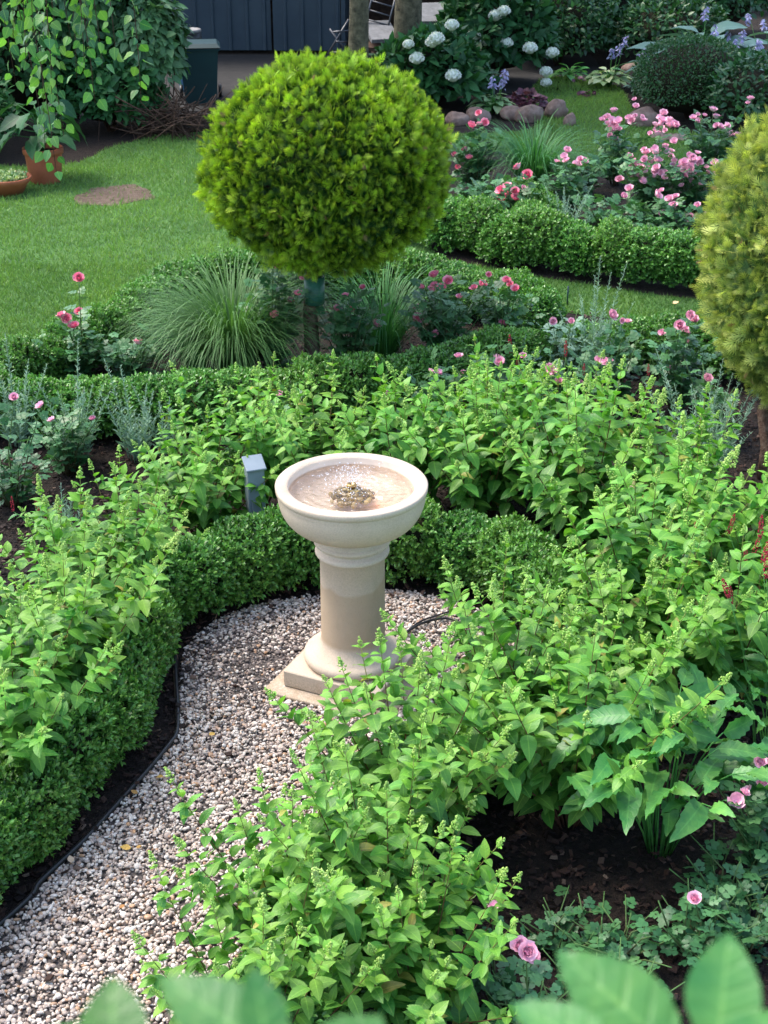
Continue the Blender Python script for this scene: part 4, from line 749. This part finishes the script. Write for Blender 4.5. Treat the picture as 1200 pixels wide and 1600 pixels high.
def persicaria(loc, h, rad, nl, targets, label, seed, leafs=.16, spikes=()):
    r = np.random.RandomState(seed); loc = np.array([loc[0], loc[1], 0.]); root = thing('persicaria_plant', loc, label, 'plant', 'persicaria with red flower spikes'); LP = []; LD = []; LS = []; LT = []; mb = MB()
    for i in range(nl):
        a = i*2.4; u = ((i+.5)/nl)**.5; e = np.array([rad*u*cos(a), rad*u*sin(a), h*(.35+.65*(1-u*.5)*r.uniform(.6, 1))]); b0 = np.array([cos(a)*.04, sin(a)*.04, 0]); mid = np.array([e[0]*.35, e[1]*.35, e[2]*.8]); pts = [(1-t)**2*b0+2*t*(1-t)*mid+t*t*e for t in np.linspace(0, 1, 7)]; mb.add(tube_t(pts, .004, .002, 5), tone=.6)
        for q in (3, 4, 5, 6) if i % 2 else (5, 6):
            aa = a+r.normal()*.9; LP.append(pts[q]); LD.append(nrm(np.array([cos(aa), sin(aa), .25+.3*r.normal()]))); LS.append(leafs*(.55+.45*r.rand())*(1 if q < 6 else .9)); LT.append(.45+.2*r.normal())
    for (u, v, dep) in spikes:
        e = at_y(u, v, loc[1]+dep)-loc; b0 = np.array([e[0]*.3, e[1]*.3, 0]); pts = [b0+(e-b0)*t+np.array([.02*sin(3*t), 0, .02*sin(3*t)]) for t in np.linspace(0, 1, 7)]; mb.add(tube_t(pts, .003, .0015, 4), tone=.4)
        b = bpy.data.objects.new('flower_spike', SPK.data); C.objects.link(b); b.parent = root; b.location = tuple(pts[-1]); b.rotation_euler = (r.normal()*.15, r.normal()*.2, 0); s_ = .8+.4*r.rand(); b.scale = (s_, s_, s_)
        for q in (2, 3, 4): aa = r.rand()*6.28; LP.append(pts[q]); LD.append(nrm(np.array([cos(aa), sin(aa), .4]))); LS.append(leafs*.5); LT.append(.5)
    mb.build('stems', M['persic'], root); mb = MB(); n = len(LP)
    mb.inst(BIG, np.array(LP), np.array(LD), np.array([0, 0, 1.])+r.normal(size=(n, 3))*.4, np.array(LS), tone=np.clip(LT, 0, 1)); mb.build('foliage', M['persic'], root); return root
persicaria(at(1030, 1330), .70, .38, 28, [], 'persicaria with large crinkled leaves standing on the bare mulch', 1, leafs=.21)
persicaria((1.52, 4.72), .6, .28, 14, [], 'leafy persicaria with red spikes at the right edge', 2, leafs=.15, spikes=[(1138, 935, .1), (1142, 945, .2), (1190, 880, .1), (1196, 905, .0)])
persicaria((1.72, 5.25), .62, .25, 12, [], 'persicaria with dark red spikes rising between the right hydrangeas', 3, leafs=.13, spikes=[(1083, 848, .2), (1137, 835, .2), (1186, 843, .1), (1188, 858, .2), (1175, 870, .1), (1164, 880, 0)])
persicaria(at(905, 690), .42, .2, 8, [], 'low persicaria with red spikes above the back hydrangeas', 4, leafs=.09, spikes=[(883, 558, 0), (911, 588, 0), (1012, 588, .1), (797, 552, .1), (805, 580, 0)])
persicaria(at(75, 850), .25, .15, 6, [], 'small dark plant with red spikes at left behind the hydrangeas', 5, leafs=.07, spikes=[(60, 800, 0), (72, 815, 0), (92, 815, 0), (20, 800, 0)])
# small stakes
for (u0, v0), (u1, v1), lab in [((886, 478), (888, 447), 'thin dark green stake on the edge of the lawn strip'), ((1078, 640), (1081, 530), 'thin dark green stake among the small pink roses at right')]:
    a = at(u0, v0); b = at_y(u1, v1, a[1]); mb = MB(); mb.add(tube_t([a, b], .006, .006, 6)); tag(mb.build('plant_stake', M['teal']), lab, 'stake', 'thin garden stakes')
# grey post behind the fountain
gp = at_y(400, 802, 6.5); gx = gp[0]
root = thing('garden_socket_post', (gx, 6.5, 0), 'blue-grey metal socket post with a slanted top half hidden left of the fountain bowl', 'post')
ztop = at_y(402, 715, 6.5)[2]
mb = MB(); mb.add(xf(box_t(.085, .07, ztop-.04, .004), rotz(.35)), smooth=False); mb.build('body', M['grey'], root)
t = box_t(.10, .10, .014, .003); mb = MB(); mb.add(xf(t, rotz(.35)@rotx(.45), (0, 0, ztop-.035)), smooth=False); mb.build('cap', M['grey'], root)
mb = MB(); mb.add(xf(box_t(.05, .008, .06, .002), rotz(.35), (.012, -.040, .25)), smooth=False); mb.build('socket_cover', M['grey'], root)

# ---------------------------------------------------------------- far: boulders, pots, bins, shed
def boulder(u, v, w, h, lab, seed, rz=0, mat='boulder'):
    c = at(u, v); root = MB(); t = blob(ICO3, seed, .16, 2.2, (w/2, w/2*.8, h*.6)); t.V += .006*np.round(lump(t.V, 40, seed)*2)[:, None]; t.V += 0.0; root.add(t); t2 = t
    o = root.build('boulder', M[mat], None, (c[0], c[1]+w*.3, h*.32)); o.rotation_euler = (0, 0, rz); return tag(o, lab, 'boulder', 'boulders edging the back border')
boulder(828, 192, .36, .20, 'brown rounded boulder left of the pair below the purple foliage', 1)
boulder(869, 186, .27, .22, 'reddish upright boulder in the middle of three', 2)
boulder(890, 198, .15, .14, 'small reddish stone at the right of the boulders', 3)
boulder(1008, 200, .40, .22, 'dark angular boulder left of the clipped ball', 4)
boulder(990, 122, .36, .22, 'grey boulder beside the striped hosta', 5)
boulder(1048, 222, .42, .06, 'flat low stone in the grass before the clipped ball', 6)
boulder(745, 192, .30, .18, 'dark stone under the white hydrangea', 7)
boulder(715, 196, .25, .15, 'dim brown stone at the foot of the white hydrangea', 8)
boulder(800, 188, .26, .16, 'small brown stone under the purple foliage', 9)
boulder(955, 38, .55, .16, 'large pale brown stone at the top behind the lilac flowers', 10)
def flowerpot(loc, prof, name, lab, soilz, rs_):
    root = thing(name, (loc[0], loc[1], 0), lab, 'pot'); mb = MB(); mb.add(lathe_t(prof, 48, True)); mb.build('pot_body', M['terra'], root)
    mb = MB(); mb.add(lathe_t([(0, soilz), (rs_, soilz-.002), (rs_, soilz-.02), (0, soilz-.03)][::-1], 32)); mb.build('soil_fill', M['soil'], root); return root
pp = at(72, 284)
flowerpot(pp, [(0, 0), (.145, 0), (.15, .01), (.178, .27), (.178, .275), (.192, .278), (.196, .30), (.196, .33), (.190, .335), (.180, .334), (.172, .31), (.165, .24)], 'terracotta_pot', 'tall orange terracotta pot on the lawn edge at left', .29, .170)
bp = at(12, 303)
flowerpot(bp, [(0, 0), (.14, 0), (.20, .10), (.235, .13), (.24, .16), (.235, .168), (.222, .165), (.205, .13), (.17, .08)], 'planter_bowl', 'wide shallow terracotta bowl cut off by the left edge', .14, .205)
mb = MB(); n = 900; r_ = rs; a = rs.rand(n)*6.28; q = .19*rs.rand(n)**.5; mb.inst(RNDLO, np.stack([q*np.cos(a), q*np.sin(a), .14+.04*rs.rand(n)], 1), rs.normal(size=(n, 3))+[0, 0, 1], rs.normal(size=(n, 3))+[0, 0, 1], .03, tone=rs.rand(n))
tag(mb.build('succulents', M['varieg'], None, (bp[0], bp[1], 0)), 'low pale green succulents filling the shallow terracotta bowl', 'plant')
root = thing('potted_plant', (pp[0], pp[1], .28), 'dark large-leaved plant growing in the tall terracotta pot', 'plant'); mb = MB(); n = 26; LP = []; LD = []; sm = MB()
for i in range(n):
    a = i*2.4; e = np.array([.26*cos(a)*((i+1)/n)**.5, .26*sin(a)*((i+1)/n)**.5, .14+.38*rs.rand()]); sm.add(tube_t([(0, 0, 0), e*[.3, .3, .8], e], .006, .004, 5)); LP.append(e); LD.append([cos(a), sin(a), -.2+.7*rs.normal()*.4])
mb.inst(leaf_t(.6, 8, .2, .4, .02), np.array(LP), np.array(LD), rs.normal(size=(n, 3))*.3+[0, 0, 1], .22+.1*rs.rand(n), tone=rs.rand(n)*.6); mb.build('foliage', M['dark'], root); sm.build('stems', M['dark'], root)
# wheelie bin
bb = at(311, 163); root = thing('wheelie_bin', (bb[0], bb[1]+.25, 0), 'dark teal plastic wheelie bin standing in front of the shed', 'bin', rz=.12); root.scale = (1, 1, .80)
def taper(w0, d0, w1, d1, h): return T([(-w0/2, -d0/2, 0), (w0/2, -d0/2, 0), (w0/2, d0/2, 0), (-w0/2, d0/2, 0), (-w1/2, -d1/2, h), (w1/2, -d1/2, h), (w1/2, d1/2, h), (-w1/2, d1/2, h)], [(0, 3, 2, 1), (4, 5, 6, 7), (0, 1, 5, 4), (1, 2, 6, 5), (2, 3, 7, 6), (3, 0, 4, 7)])
mb = MB(); mb.add(taper(.38, .40, .46, .50, .80), smooth=False); mb.add(taper(.49, .53, .50, .54, .035), smooth=False, loc=(0, 0, .78)); mb.build('body', M['teal'], root)
mb = MB(); mb.add(taper(.52, .56, .44, .46, .055), smooth=False, M=rotx(-.03), loc=(0, 0, .82)); mb.build('lid', M['teal'], root)
mb = MB(); mb.add(tube_t([(-.2, .30, .84), (.2, .30, .84)], .014, .014, 8)); mb.build('handle', M['black'], root)
for s_ in (-1, 1): mb = MB(); mb.add(xf(lathe_t([(0, -.02), (.09, -.02), (.1, -.01), (.1, .01), (.09, .02), (0, .02)], 24), roty(pi/2), (s_*.24, .22, .10))); mb.build('wheel', M['black'], root)
cc = at_y(294, 52, 19.2); root = thing('plastic_barrel', (cc[0], 19.2, 0), 'blue and black round container with a white rimmed lid behind the bin', 'container'); zt = at_y(294, 44, 19.2)[2]
mb = MB(); mb.add(lathe_t([(.0, 0), (.14, 0), (.15, .02), (.155, zt-.19), (.15, zt-.17), (0, zt-.17)], 32)); mb.build('body', M['bluep'], root)
mb = MB(); mb.add(lathe_t([(.0, zt-.168), (.158, zt-.168), (.165, zt-.15), (.165, zt-.05), (0, zt-.05)], 32)); mb.build('lid_band', M['black'], root)
mb = MB(); mb.add(lathe_t([(.0, zt-.048), (.16, zt-.048), (.168, zt-.03), (.16, zt-.01), (.135, zt-.012), (.13, zt-.02), (0, zt-.02)], 32)); mb.build('lid_rim', M['white'], root)
# shed
YS = 22.2; xl = -4.4; xm = at_y(532, 50, YS)[0]
root = thing('metal_shed', (0, YS, 0), 'dark blue ribbed metal shed along the back left', 'shed')
def ribbed(x0, x1, z0, z1, y, pitch=.25):
    pts = []; x = x0
    while x < x1-.01: pts += [(x, 0), (x+pitch*.6, 0), (x+pitch*.66, -.022), (x+pitch*.76, -.022), (x+pitch*.82, 0)]; x += pitch
    pts = [(min(a, x1), b) for a, b in pts]+[(x1, 0)]; V = []; F = []
    for a, b in pts: V += [(a, y+b, z0), (a, y+b, z1)]
    for i in range(len(pts)-1): F.append((2*i, 2*i+2, 2*i+3, 2*i+1))
    return T(V, F)
mb = MB(); mb.add(ribbed(xl-3, xm-1.0, .05, 2.3, 0), smooth=False); mb.build('wall', M['shed'], root)
mb = MB(); mb.add(ribbed(xm-.97, xm, .05, 2.3, -.035), smooth=False); mb.build('door', M['shed'], root)
mb = MB(); mb.add(xf(box_t(.06, .06, 2.3), np.eye(3), (xm+.04, 0, 0)), smooth=False); mb.build('corner_post', M['shed'], root)
mb = MB(); mb.add(xf(box_t(.05, 3, 2.3), np.eye(3), (xm+.04, 1.55, 0)), smooth=False); mb.build('side_wall', M['shed'], root)
mb = MB(); mb.add(xf(box_t(11.5, 3.8, .08), np.eye(3), (-2.2, 1.4, 2.32)), smooth=False); mb.build('roof', M['shed'], root)
mb = MB(); mb.add(xf(box_t(11.0, .06, 2.3), np.eye(3), (-2.2, 3.1, 0)), smooth=False); mb.build('back_wall', M['brown'], root)
# clutter under the roof
GJ = 'clutter stored beside the shed'
def pt(u, v, Y): return at_y(u, v, Y)
def ladder(name, a, b, w, n, r, mat, label, cat, Y):
    a, b = np.array(a), np.array(b); d = nrm(b-a); s_ = nrm(np.cross(d, [0, 1, 0]))*w; c = np.array([a[0], Y, 0]); root = thing(name, c, label, cat, GJ)
    for q in (-.5, .5): mb = MB(); mb.add(tube_t([a+s_*q-c, b+s_*q-c], r, r, 6)); mb.build('rail', mat, root)
    for i in range(n): p = a+(b-a)*(i+.5)/n-c; mb = MB(); mb.add(tube_t([p-s_*.5, p+s_*.5], r*.8, r*.8, 6)); mb.build('rung', mat, root)
    return root
ladder('ladder', pt(655, 62, 20.6), pt(755, -8, 20.9), .28, 7, .018, M['white'], 'pale wooden ladder leaning diagonally right of the thick trunk', 'ladder', 20.7)
ladder('wooden_rack', pt(588, 42, 20.4), pt(606, -30, 20.7), .30, 5, .014, M['metal'], 'grey metal rack between the two tree trunks', 'rack', 20.5)
root = thing('chair_frame', (*pt(530, 60, 20.3)[:2], 0), 'folded metal chair frame left of the slim trunk', 'chair', GJ); c0 = np.array(root.location)
for pa, pb in (((512, 85), (545, 30)), ((545, 85), (515, 45)), ((515, 82), (545, 82)), ((520, 50), (545, 48)), ((525, 65), (542, 66))):
    mb = MB(); mb.add(tube_t([pt(*pa, 20.3)-c0, pt(*pb, 20.35)-c0], .014, .014, 6)); mb.build('tube', M['metal'], root)
for j, (u, v, w, h, rz_, mt, lab) in enumerate([(594, 52, .38, .05, .3, 'white', 'white painted board lying between the trunks'), (600, 66, .34, .05, -.4, 'brown', 'brown plank below the white painted board'), (672, 24, .42, .05, .2, 'white', 'white board lying behind the thick trunk')]):
    c = pt(u, v, 20.3); root = thing('plank', (c[0], 20.3, 0), lab, 'plank', GJ)
    mb = MB(); mb.add(xf(box_t(w, .5, h), rotz(rz_)@rotx(.35), (0, 0, c[2])), smooth=False); mb.build('board', M[mt], root)
    mb = MB(); mb.add(xf(box_t(w*.5, .2, max(.05, c[2]-.12)), rotz(rz_)), smooth=False); mb.build('support', M['brown'], root)
root = thing('slatted_panel', (*pt(738, 30, 20.8)[:2], 0), 'brown slatted wooden panel leaning at the end of the clutter', 'panel', GJ); c0 = np.array(root.location)
for i in range(11):
    a = pt(712+i*6, 45-i, 20.8)-c0; b = pt(706+i*7, -25, 21.0)-c0; mb = MB(); mb.add(tube_t([a, b], .012, .012, 4)); mb.build('slat', M['brown'], root)
mb = MB(); mb.add(tube_t([pt(708, 30, 20.8)-c0, pt(778, 20, 20.8)-c0], .018, .018, 4)); mb.build('rail', M['brown'], root)
# background trees
def tree(x, y, r, h, label, seed, crown=(2.2, 2.0, 1.7), cz=5.0):
    root = thing('garden_tree', (x, y, 0), label, 'tree', 'trees beside the shed'); mb = MB(); pts = [(0, 0, -.05), (.0, 0, .8), (.03, .02, 2), (0, .05, 3.4), (.05, 0, cz)]; t = tube_t(pts, r*1.05, r*.55, 18); mb.add(t); mb.build('trunk', M['bark'], root)
    for j in range(6):
        a = j*1.05+seed; mb = MB(); mb.add(tube_t([(0, 0, cz-2.2+.3*j), (cos(a)*.8, sin(a)*.8, cz-1.2+.2*j), (cos(a)*1.7, sin(a)*1.6, cz-.2)], r*.4, .02, 8)); mb.build('limb', M['bark'], root)
    mb = bush_mb(seed, crown, 5200, .15, t=LEAF_LO, layers=.8, core=0, down=-1, lamp=.25, lumpf=5, e=2.0); mb.build('crown', M['dark'], root, (0, 0, cz)); return root
x1 = at_y(560, 60, 17.5)[0]; x2 = at_y(637, 50, 18.8)[0]
tree(x1, 17.5, .125, 5, 'slim grey-green tree trunk rising behind the round thuja', 1, (2.6, 2.4, 1.6), 4.8)
tree(x2, 18.8, .185, 6, 'thick dark mossy tree trunk in front of the ladder', 2, (3.0, 2.6, 1.8), 5.2)

# left back bushes, brush pile
bush('climbing_shrub', at(100, 205)+[0, .7, 0], (.80, .8, 1.5), 5200, .13, M['wilt'], 'tall dense leafy shrub left of the bin, reaching out of the picture', seed=3, up=1.15, droop=.6, tone=.35)
bush('leafy_shrub', at(165, 215)+[0, .35, 0], (.55, .42, .48), 2000, .12, M['dark'], 'low clean-leaved green shrub on the lawn edge behind the terracotta pot', seed=4, tone=.8)
bush('leafy_shrub', at(232, 205)+[0, .3, 0], (.40, .4, .60), 1500, .13, M['wilt'], 'drooping dull-leaved shrub next to the bin over brown branches', seed=5, up=.85, droop=.7, tone=.5)
bush('leafy_shrub', at(30, 220)+[-.2, .8, 0], (1.0, .8, 1.3), 3600, .12, M['dark'], 'dark shaded shrub behind the potted plant at left', seed=6, up=1.0)
bush('leafy_shrub', (-5.6, 16.0), (1.2, .9, 1.1), 3200, .12, M['dark'], 'dark shrub past the left picture edge beyond the pots', seed=8)
bush('leafy_shrub', (-7.6, 15.6), (1.3, .9, 1.2), 3000, .13, M['wilt'], 'dull green shrub farthest past the left picture edge', seed=9)
bush('leafy_shrub', at(8, 250)+[-.5, .2, 0], (.55, .5, .5), 1400, .09, M['dark'], 'low green shrub behind the shallow bowl at the left edge', seed=7, tone=.6)
root = thing('brush_pile', (*at(262, 210)[:2], 0), 'heap of bare brown branches below the drooping shrub', 'branches'); mb = MB()
for i in range(150):
    a = rs.rand()*6.28; c = np.array([rs.normal()*.22, rs.normal()*.2, .04+.24*rs.rand()]); d = nrm(np.array([cos(a), sin(a)*.5, rs.normal()*.5])); L = .2+.3*rs.rand(); mb.add(tube_t([c-d*L, c+rs.normal(size=3)*.04, c+d*L], .008, .003, 4))
mb.build('twigs', M['brown'], root)

# white-flowered hydrangea: dark leaves and blooms
wf = MB(); n = 230; d = nrm(np.random.RandomState(4).normal(size=(n, 3))); d = d[d[:, 2] > -.5]; n = len(d)
fl4 = T([(0, 0, 0), (-.5, .5, .1), (0, 1, .05), (.5, .5, .1), (-1, 0, .05), (-.5, -.5, .1), (0, -1, .05), (.5, -.5, .1), (1, 0, .05)], [(0, 3, 2, 1), (0, 1, 4, 5), (0, 5, 6, 7), (0, 7, 8, 3)])
wf.inst(fl4, d*np.array([1, 1, .75]), rs.normal(size=(n, 3)), d, .2, tone=rs.rand(n)*.5+.4); wf.add(xf(ICO2, np.eye(3)*.85), tone=.2); WF = wf.build('bloom', M['wflower']); C.objects.unlink(WF)
def whyd(loc, R3, n, blooms, label, seed, up):
    r = np.random.RandomState(seed); root = bush('white_hydrangea', loc, R3, n, .14, M['dark'], label, 'shrub', 'dark hydrangeas with white flower heads', seed=seed, tone=.45, up=up, core=.72)
    for u, v in blooms:
        p = at_y(u, v, loc[1]-R3[1]*r.uniform(.9, 1.1)); b = bpy.data.objects.new('bloom', WF.data); C.objects.link(b); b.parent = root; b.location = (p[0]-loc[0], p[1]-loc[1], p[2]); s_ = .08*(.8+.35*r.rand()); b.scale = (s_, s_, s_)
whyd(at(675, 185)+[0, .75, 0], (.66, .6, .46), 2000, [(638, 69), (651, 91), (706, 39), (675, 66), (682, 60), (685, 187), (708, 118)], 'dark-leaved hydrangea with white flower heads right of the thick trunk', 11, .38)
whyd(at(780, 150)+[0, .75, 0], (.75, .65, .62), 2600, [(774, 24), (787, 17), (740, 56), (734, 66), (727, 73), (791, 67), (828, 75), (863, 82), (853, 112), (853, 129), (758, 65)], 'dark-leaved hydrangea with many white flower heads in the middle of the back border', 12, .62)
# back border
bush('clipped_ball', at(1095, 205)+[0, .75, 0], (.66, .6, .47), 9500, .035, M['darkbox'], 'dark green clipped ball shrub at the upper right', seed=13, t=SMALL, e=2.4, tone=.6, layers=.12, core=.85, lamp=.04, lumpf=8, up=.44)
for j, (u, v, R3, n, sz, mt, lab) in enumerate([
    (875, 110, (.75, .6, .6), 3200, .08, 'darkbox', 'dark shrub behind the white flowers and left of the striped hosta'),
    (960, 90, (.7, .6, .55), 2600, .09, 'dark', 'dark shrub behind the grey boulder at the top'),
    (880, 30, (1.1, .8, .9), 3600, .10, 'darkbox', 'dark leafy shrub at the very top in the middle of the back border'),
    (1030, 70, (.95, .8, .85), 3600, .09, 'dark', 'shrub with yellowish green leaves at the top behind the clipped ball'),
    (1170, 20, (1.0, .8, .9), 3000, .10, 'dark', 'dark shrub at the top right corner'),
    (960, 60, (1.0, .7, .8), 3600, .08, 'darkbox', 'finely leaved shrub at the top between the striped hosta and the blue hostas'),
    (1130, 60, (.9, .6, .85), 3000, .1, 'darkbox', 'shrub standing behind the blue-grey hosta at the top'),
    (1050, 110, (.8, .6, .5), 2600, .08, 'darkbox', 'low leafy shrub between the clipped ball and the blue-grey hostas'),
    (1185, 215, (.5, .5, .45), 1800, .07, 'darkbox', 'low shrub right of the clipped ball'),
    (1340, 150, (.8, .8, .8), 2500, .1, 'dark', 'shrub beyond the right edge behind the pale thuja')]):
    bush('border_shrub', at(u, v)+[0, .4, 0], R3, n, sz, M[mt], lab, 'shrub', 'dark shrubs of the back border', seed=60+j, tone=.45+.35*(j == 4), t=LEAF_LO)
def hosta(loc, rad, n, size, mat, label, seed, flowers=(), group='hostas of the back border', name='hosta'):
    r = np.random.RandomState(seed); loc = np.array([loc[0], loc[1], 0.]); root = thing(name, loc, label, 'plant', group); i = np.arange(n); a = i*2.4; u = ((i+.5)/n)**.5; e = np.stack([rad*.6*u*np.cos(a), rad*.6*u*np.sin(a), rad*(.75-.45*u)], 1); mb = MB(); st = MB()
    for q in e: st.add(tube_t([(0, 0, 0), q*[.3, .3, .8], q], .006, .004, 4))
    D = np.stack([np.cos(a), np.sin(a), .55-.6*u], 1)+r.normal(size=(n, 3))*.15; mb.inst(leaf_t(.62, 6, .2, .35, .01, peak=.45), e, D, np.array([0, 0, 1.])+r.normal(size=(n, 3))*.15, size*(.75+.4*r.rand(n)), tone=r.rand(n)); mb.build('foliage', M[mat], root)
    for (uu, vv) in flowers:
        p = at_y(uu, vv, loc[1]-r.uniform(0, .5)*rad)-loc; st.add(tube_t([(p[0]*.3, p[1]*.3, 0), p], .004, .003, 4)); f = MB(); m = 26; t = r.rand(m); aa = r.rand(m)*6.28
        f.inst(leaf_t(.45, 4, .4, .2), np.stack([0*t, 0*t, -.12*t], 1)+r.normal(size=(m, 3))*.012, np.stack([np.cos(aa), np.sin(aa), -.7+0*aa], 1), r.normal(size=(m, 3)), .055, tone=r.rand(m)); fo_ = f.build('flower_spike', M['lilac'], root, tuple(p))
    st.build('stalks', M['persic'], root); return root
hosta(at(770, 178), .32, 34, .16, 'varieg', 'cream-edged striped hosta under the white hydrangea', 1, [(770, 118), (790, 108), (785, 120)])
hosta(at(950, 138), .34, 36, .16, 'varieg', 'striped hosta with lilac flower stalks in the middle of the back border', 2, [(968, 70), (978, 55), (1010, 75), (957, 75), (1003, 80)])
hosta((3.95, 18.7), 1.15, 46, .46, 'blue', 'large blue-grey hosta with lilac flowers behind the clipped ball', 3, [(1118, 40), (1138, 50), (1103, 12), (1150, 62), (1160, 48)])
hosta((4.9, 18.4), 1.15, 44, .44, 'blue', 'large blue-grey hosta with lilac flowers at the right edge', 4, [(1190, 70), (1195, 30), (1185, 62), (1170, 20), (1196, 90)])
hosta(at(890, 125), .26, 18, .16, 'persic', 'plain green hosta right of the white flower heads', 5)
hosta(at(1000, 145), .24, 24, .10, 'blue', 'small blue-green plant left of the clipped ball', 6)
def heuchera(u, v, rad, n, size, label, seed):
    c = at(u, v); r = np.random.RandomState(seed); root = thing('heuchera', (c[0], c[1]+rad*.5, 0), label, 'plant', 'purple heucheras'); d = nrm(r.normal(size=(n, 3))); d[:, 2] = np.abs(d[:, 2]); mb = MB()
    mb.inst(leaf_t(1.0, 5, .1, .15, .03, peak=.5), d*[rad*.8, rad*.7, rad*.6]+[0, 0, .02], d*[1, 1, .3]+r.normal(size=(n, 3))*.3, d+[0, -.3, .8], size, tone=r.rand(n)); mb.build('foliage', M['heuch'], root); mb = MB(); [mb.add(tube_t([(0, 0, 0), q], .003, .003, 3)) for q in (d*[rad*.7, rad*.6, rad*.55])[:30]]; mb.build('stalks', M['heuch'], root)
heuchera(822, 178, .30, 190, .09, 'purple-leaved heuchera above the brown boulders', 1)
heuchera(935, 128, .07, 14, .06, 'small pink-leaved plant left of the striped hosta', 2)
heuchera(918, 153, .09, 16, .07, 'small purple plant on the grass, lower of the two', 3)
heuchera(905, 132, .07, 12, .06, 'small dusky plant next to the plain hosta', 4)

# ---------------------------------------------------------------- birch twigs hanging in at upper left
root = thing('birch_tree', (-3.1, 6.6, 0), 'hanging birch twigs with small pointed leaves at the upper left', 'tree'); bl = np.array(root.location)
mb = MB(); mb.add(tube_t([(0, 0, -.05), (.02, 0, 1.5), (.05, 0, 3.2), (.1, 0, 5.0)], .11, .05, 14)); mb.build('trunk', M['bark'], root)
LP = []; LD = []; LS = []; LT = []; rb = np.random.RandomState(12)
mb = MB(); lb = [np.array([.05, 0, 3.1]), np.array([.9, -.2, 3.45]), np.array([1.7, -.3, 3.35])]; mb.add(tube_t(lb, .03, .012, 7)); mb.build('limb', M['bark'], root)
for (u, v, Y) in [(68, 270, 6.2), (128, 160, 6.3), (200, 155, 6.4), (20, 100, 6.2), (100, 120, 6.6), (45, 190, 6.3), (8, 70, 6.6), (140, 105, 6.5), (80, 210, 6.4), (60, 150, 6.1), (110, 95, 6.0), (30, 60, 6.0), (90, 60, 6.3), (160, 90, 6.2), (70, 100, 6.7), (50, 240, 6.25), (120, 60, 6.6), (5, 130, 6.5), (0, 60, 6.3), (55, 80, 6.4)]:
    e = at_y(u, v, Y)-bl; s_ = lb[1]+(lb[2]-lb[1])*rb.rand(); s_ = np.array([e[0]-.25*rb.rand()-.05, e[1], max(s_[2], e[2]+.3)]); pts = [s_+(e-s_)*t+np.array([.10*sin(pi*t*.8), .02*sin(5*t), .10*sin(pi*t)]) for t in np.linspace(0, 1, 9)]
    mb = MB(); mb.add(tube_t([lb[1]+rb.rand()*(lb[2]-lb[1])]+pts, .004, .0014, 4)); mb.build('twig', M['brown'], root)
    L = np.linalg.norm(e-s_); nn = int(L/.024)
    for k in range(nn):
        q = (k+.5)/nn; j = min(int(q*8), 7); c = pts[j]+(pts[j+1]-pts[j])*(q*8-j); a = k*2.6+rb.rand(); LP.append(c+np.array([cos(a), sin(a), 0])*.018); LD.append([.6*cos(a), .6*sin(a), -.75+.3*rb.normal()]); LS.append(.036+.022*rb.rand()); LT.append(np.clip(.3+.3*rb.normal()+.3*(rb.rand() < .35), 0, 1))
n = len(LP); mb = MB(); mb.inst(leaf_t(.78, 5, .2, .15, .012, peak=.33), np.array(LP), np.array(LD), rb.normal(size=(n, 3))+[0, -.8, .4], np.array(LS), tone=np.array(LT)); mb.build('foliage', M['birch'], root)

# ---------------------------------------------------------------- blurred leaves close to the camera
def near_plant(base, leaves, label, seed):
    r = np.random.RandomState(seed); root = thing('climbing_vine', (base[0], base[1], 0), label, 'plant', 'out of focus leaves at the bottom'); b = np.array([base[0], base[1], 0]); st = MB(); mb = MB()
    st.add(tube_t([(0, 0, 0), (.02, -.03, .9), (-.02, -.02, 1.8), (0, -.04, 2.85)], .008, .004, 8))
    for (bu, bv, tu, tv, dist, wd, tone, tilt) in leaves:
        dist *= .8; p0 = at_d(bu, bv, dist)-b; p1 = at_d(tu, tv, dist*1.04)-b; L = np.linalg.norm(p1-p0); view = nrm(-ray(bu, bv)); st.add(tube_t([(0, -.04, 2.8), (p0*[.6, .6, 1])-[0, 0, .05], p0], .0025, .0015, 6))
        mb.inst(leaf_t(wd, 14, .18, .12, .022, peak=.42), p0, p1-p0, view*.7+np.array([tilt, .1, .6]), L, tone=tone)
    st.build('stem', M['persic'], root); mb.build('foliage', M['vine'], root); return root
near_plant((.12, .40), [(1120, 1640, 1142, 1450, .6, .62, .8, .1), (1060, 1650, 872, 1478, .6, .55, .7, -.1), (960, 1660, 800, 1555, .58, .5, .6, .2), (1200, 1680, 1215, 1570, .55, 1.2, .7, 0), (1000, 1660, 980, 1600, .56, 1.2, .6, .0)], 'large soft-focus light green leaves at the bottom right corner', 1)
near_plant((-.08, .37), [(440, 1660, 248, 1512, .52, .5, .7, .1), (180, 1680, 172, 1520, .50, .7, .3, -.2), (420, 1660, 400, 1500, .48, .5, .5, .3), (500, 1680, 600, 1580, .56, .7, .6, 0), (120, 1680, 60, 1600, .5, .9, .5, 0)], 'large soft-focus green leaves along the bottom left edge', 2)
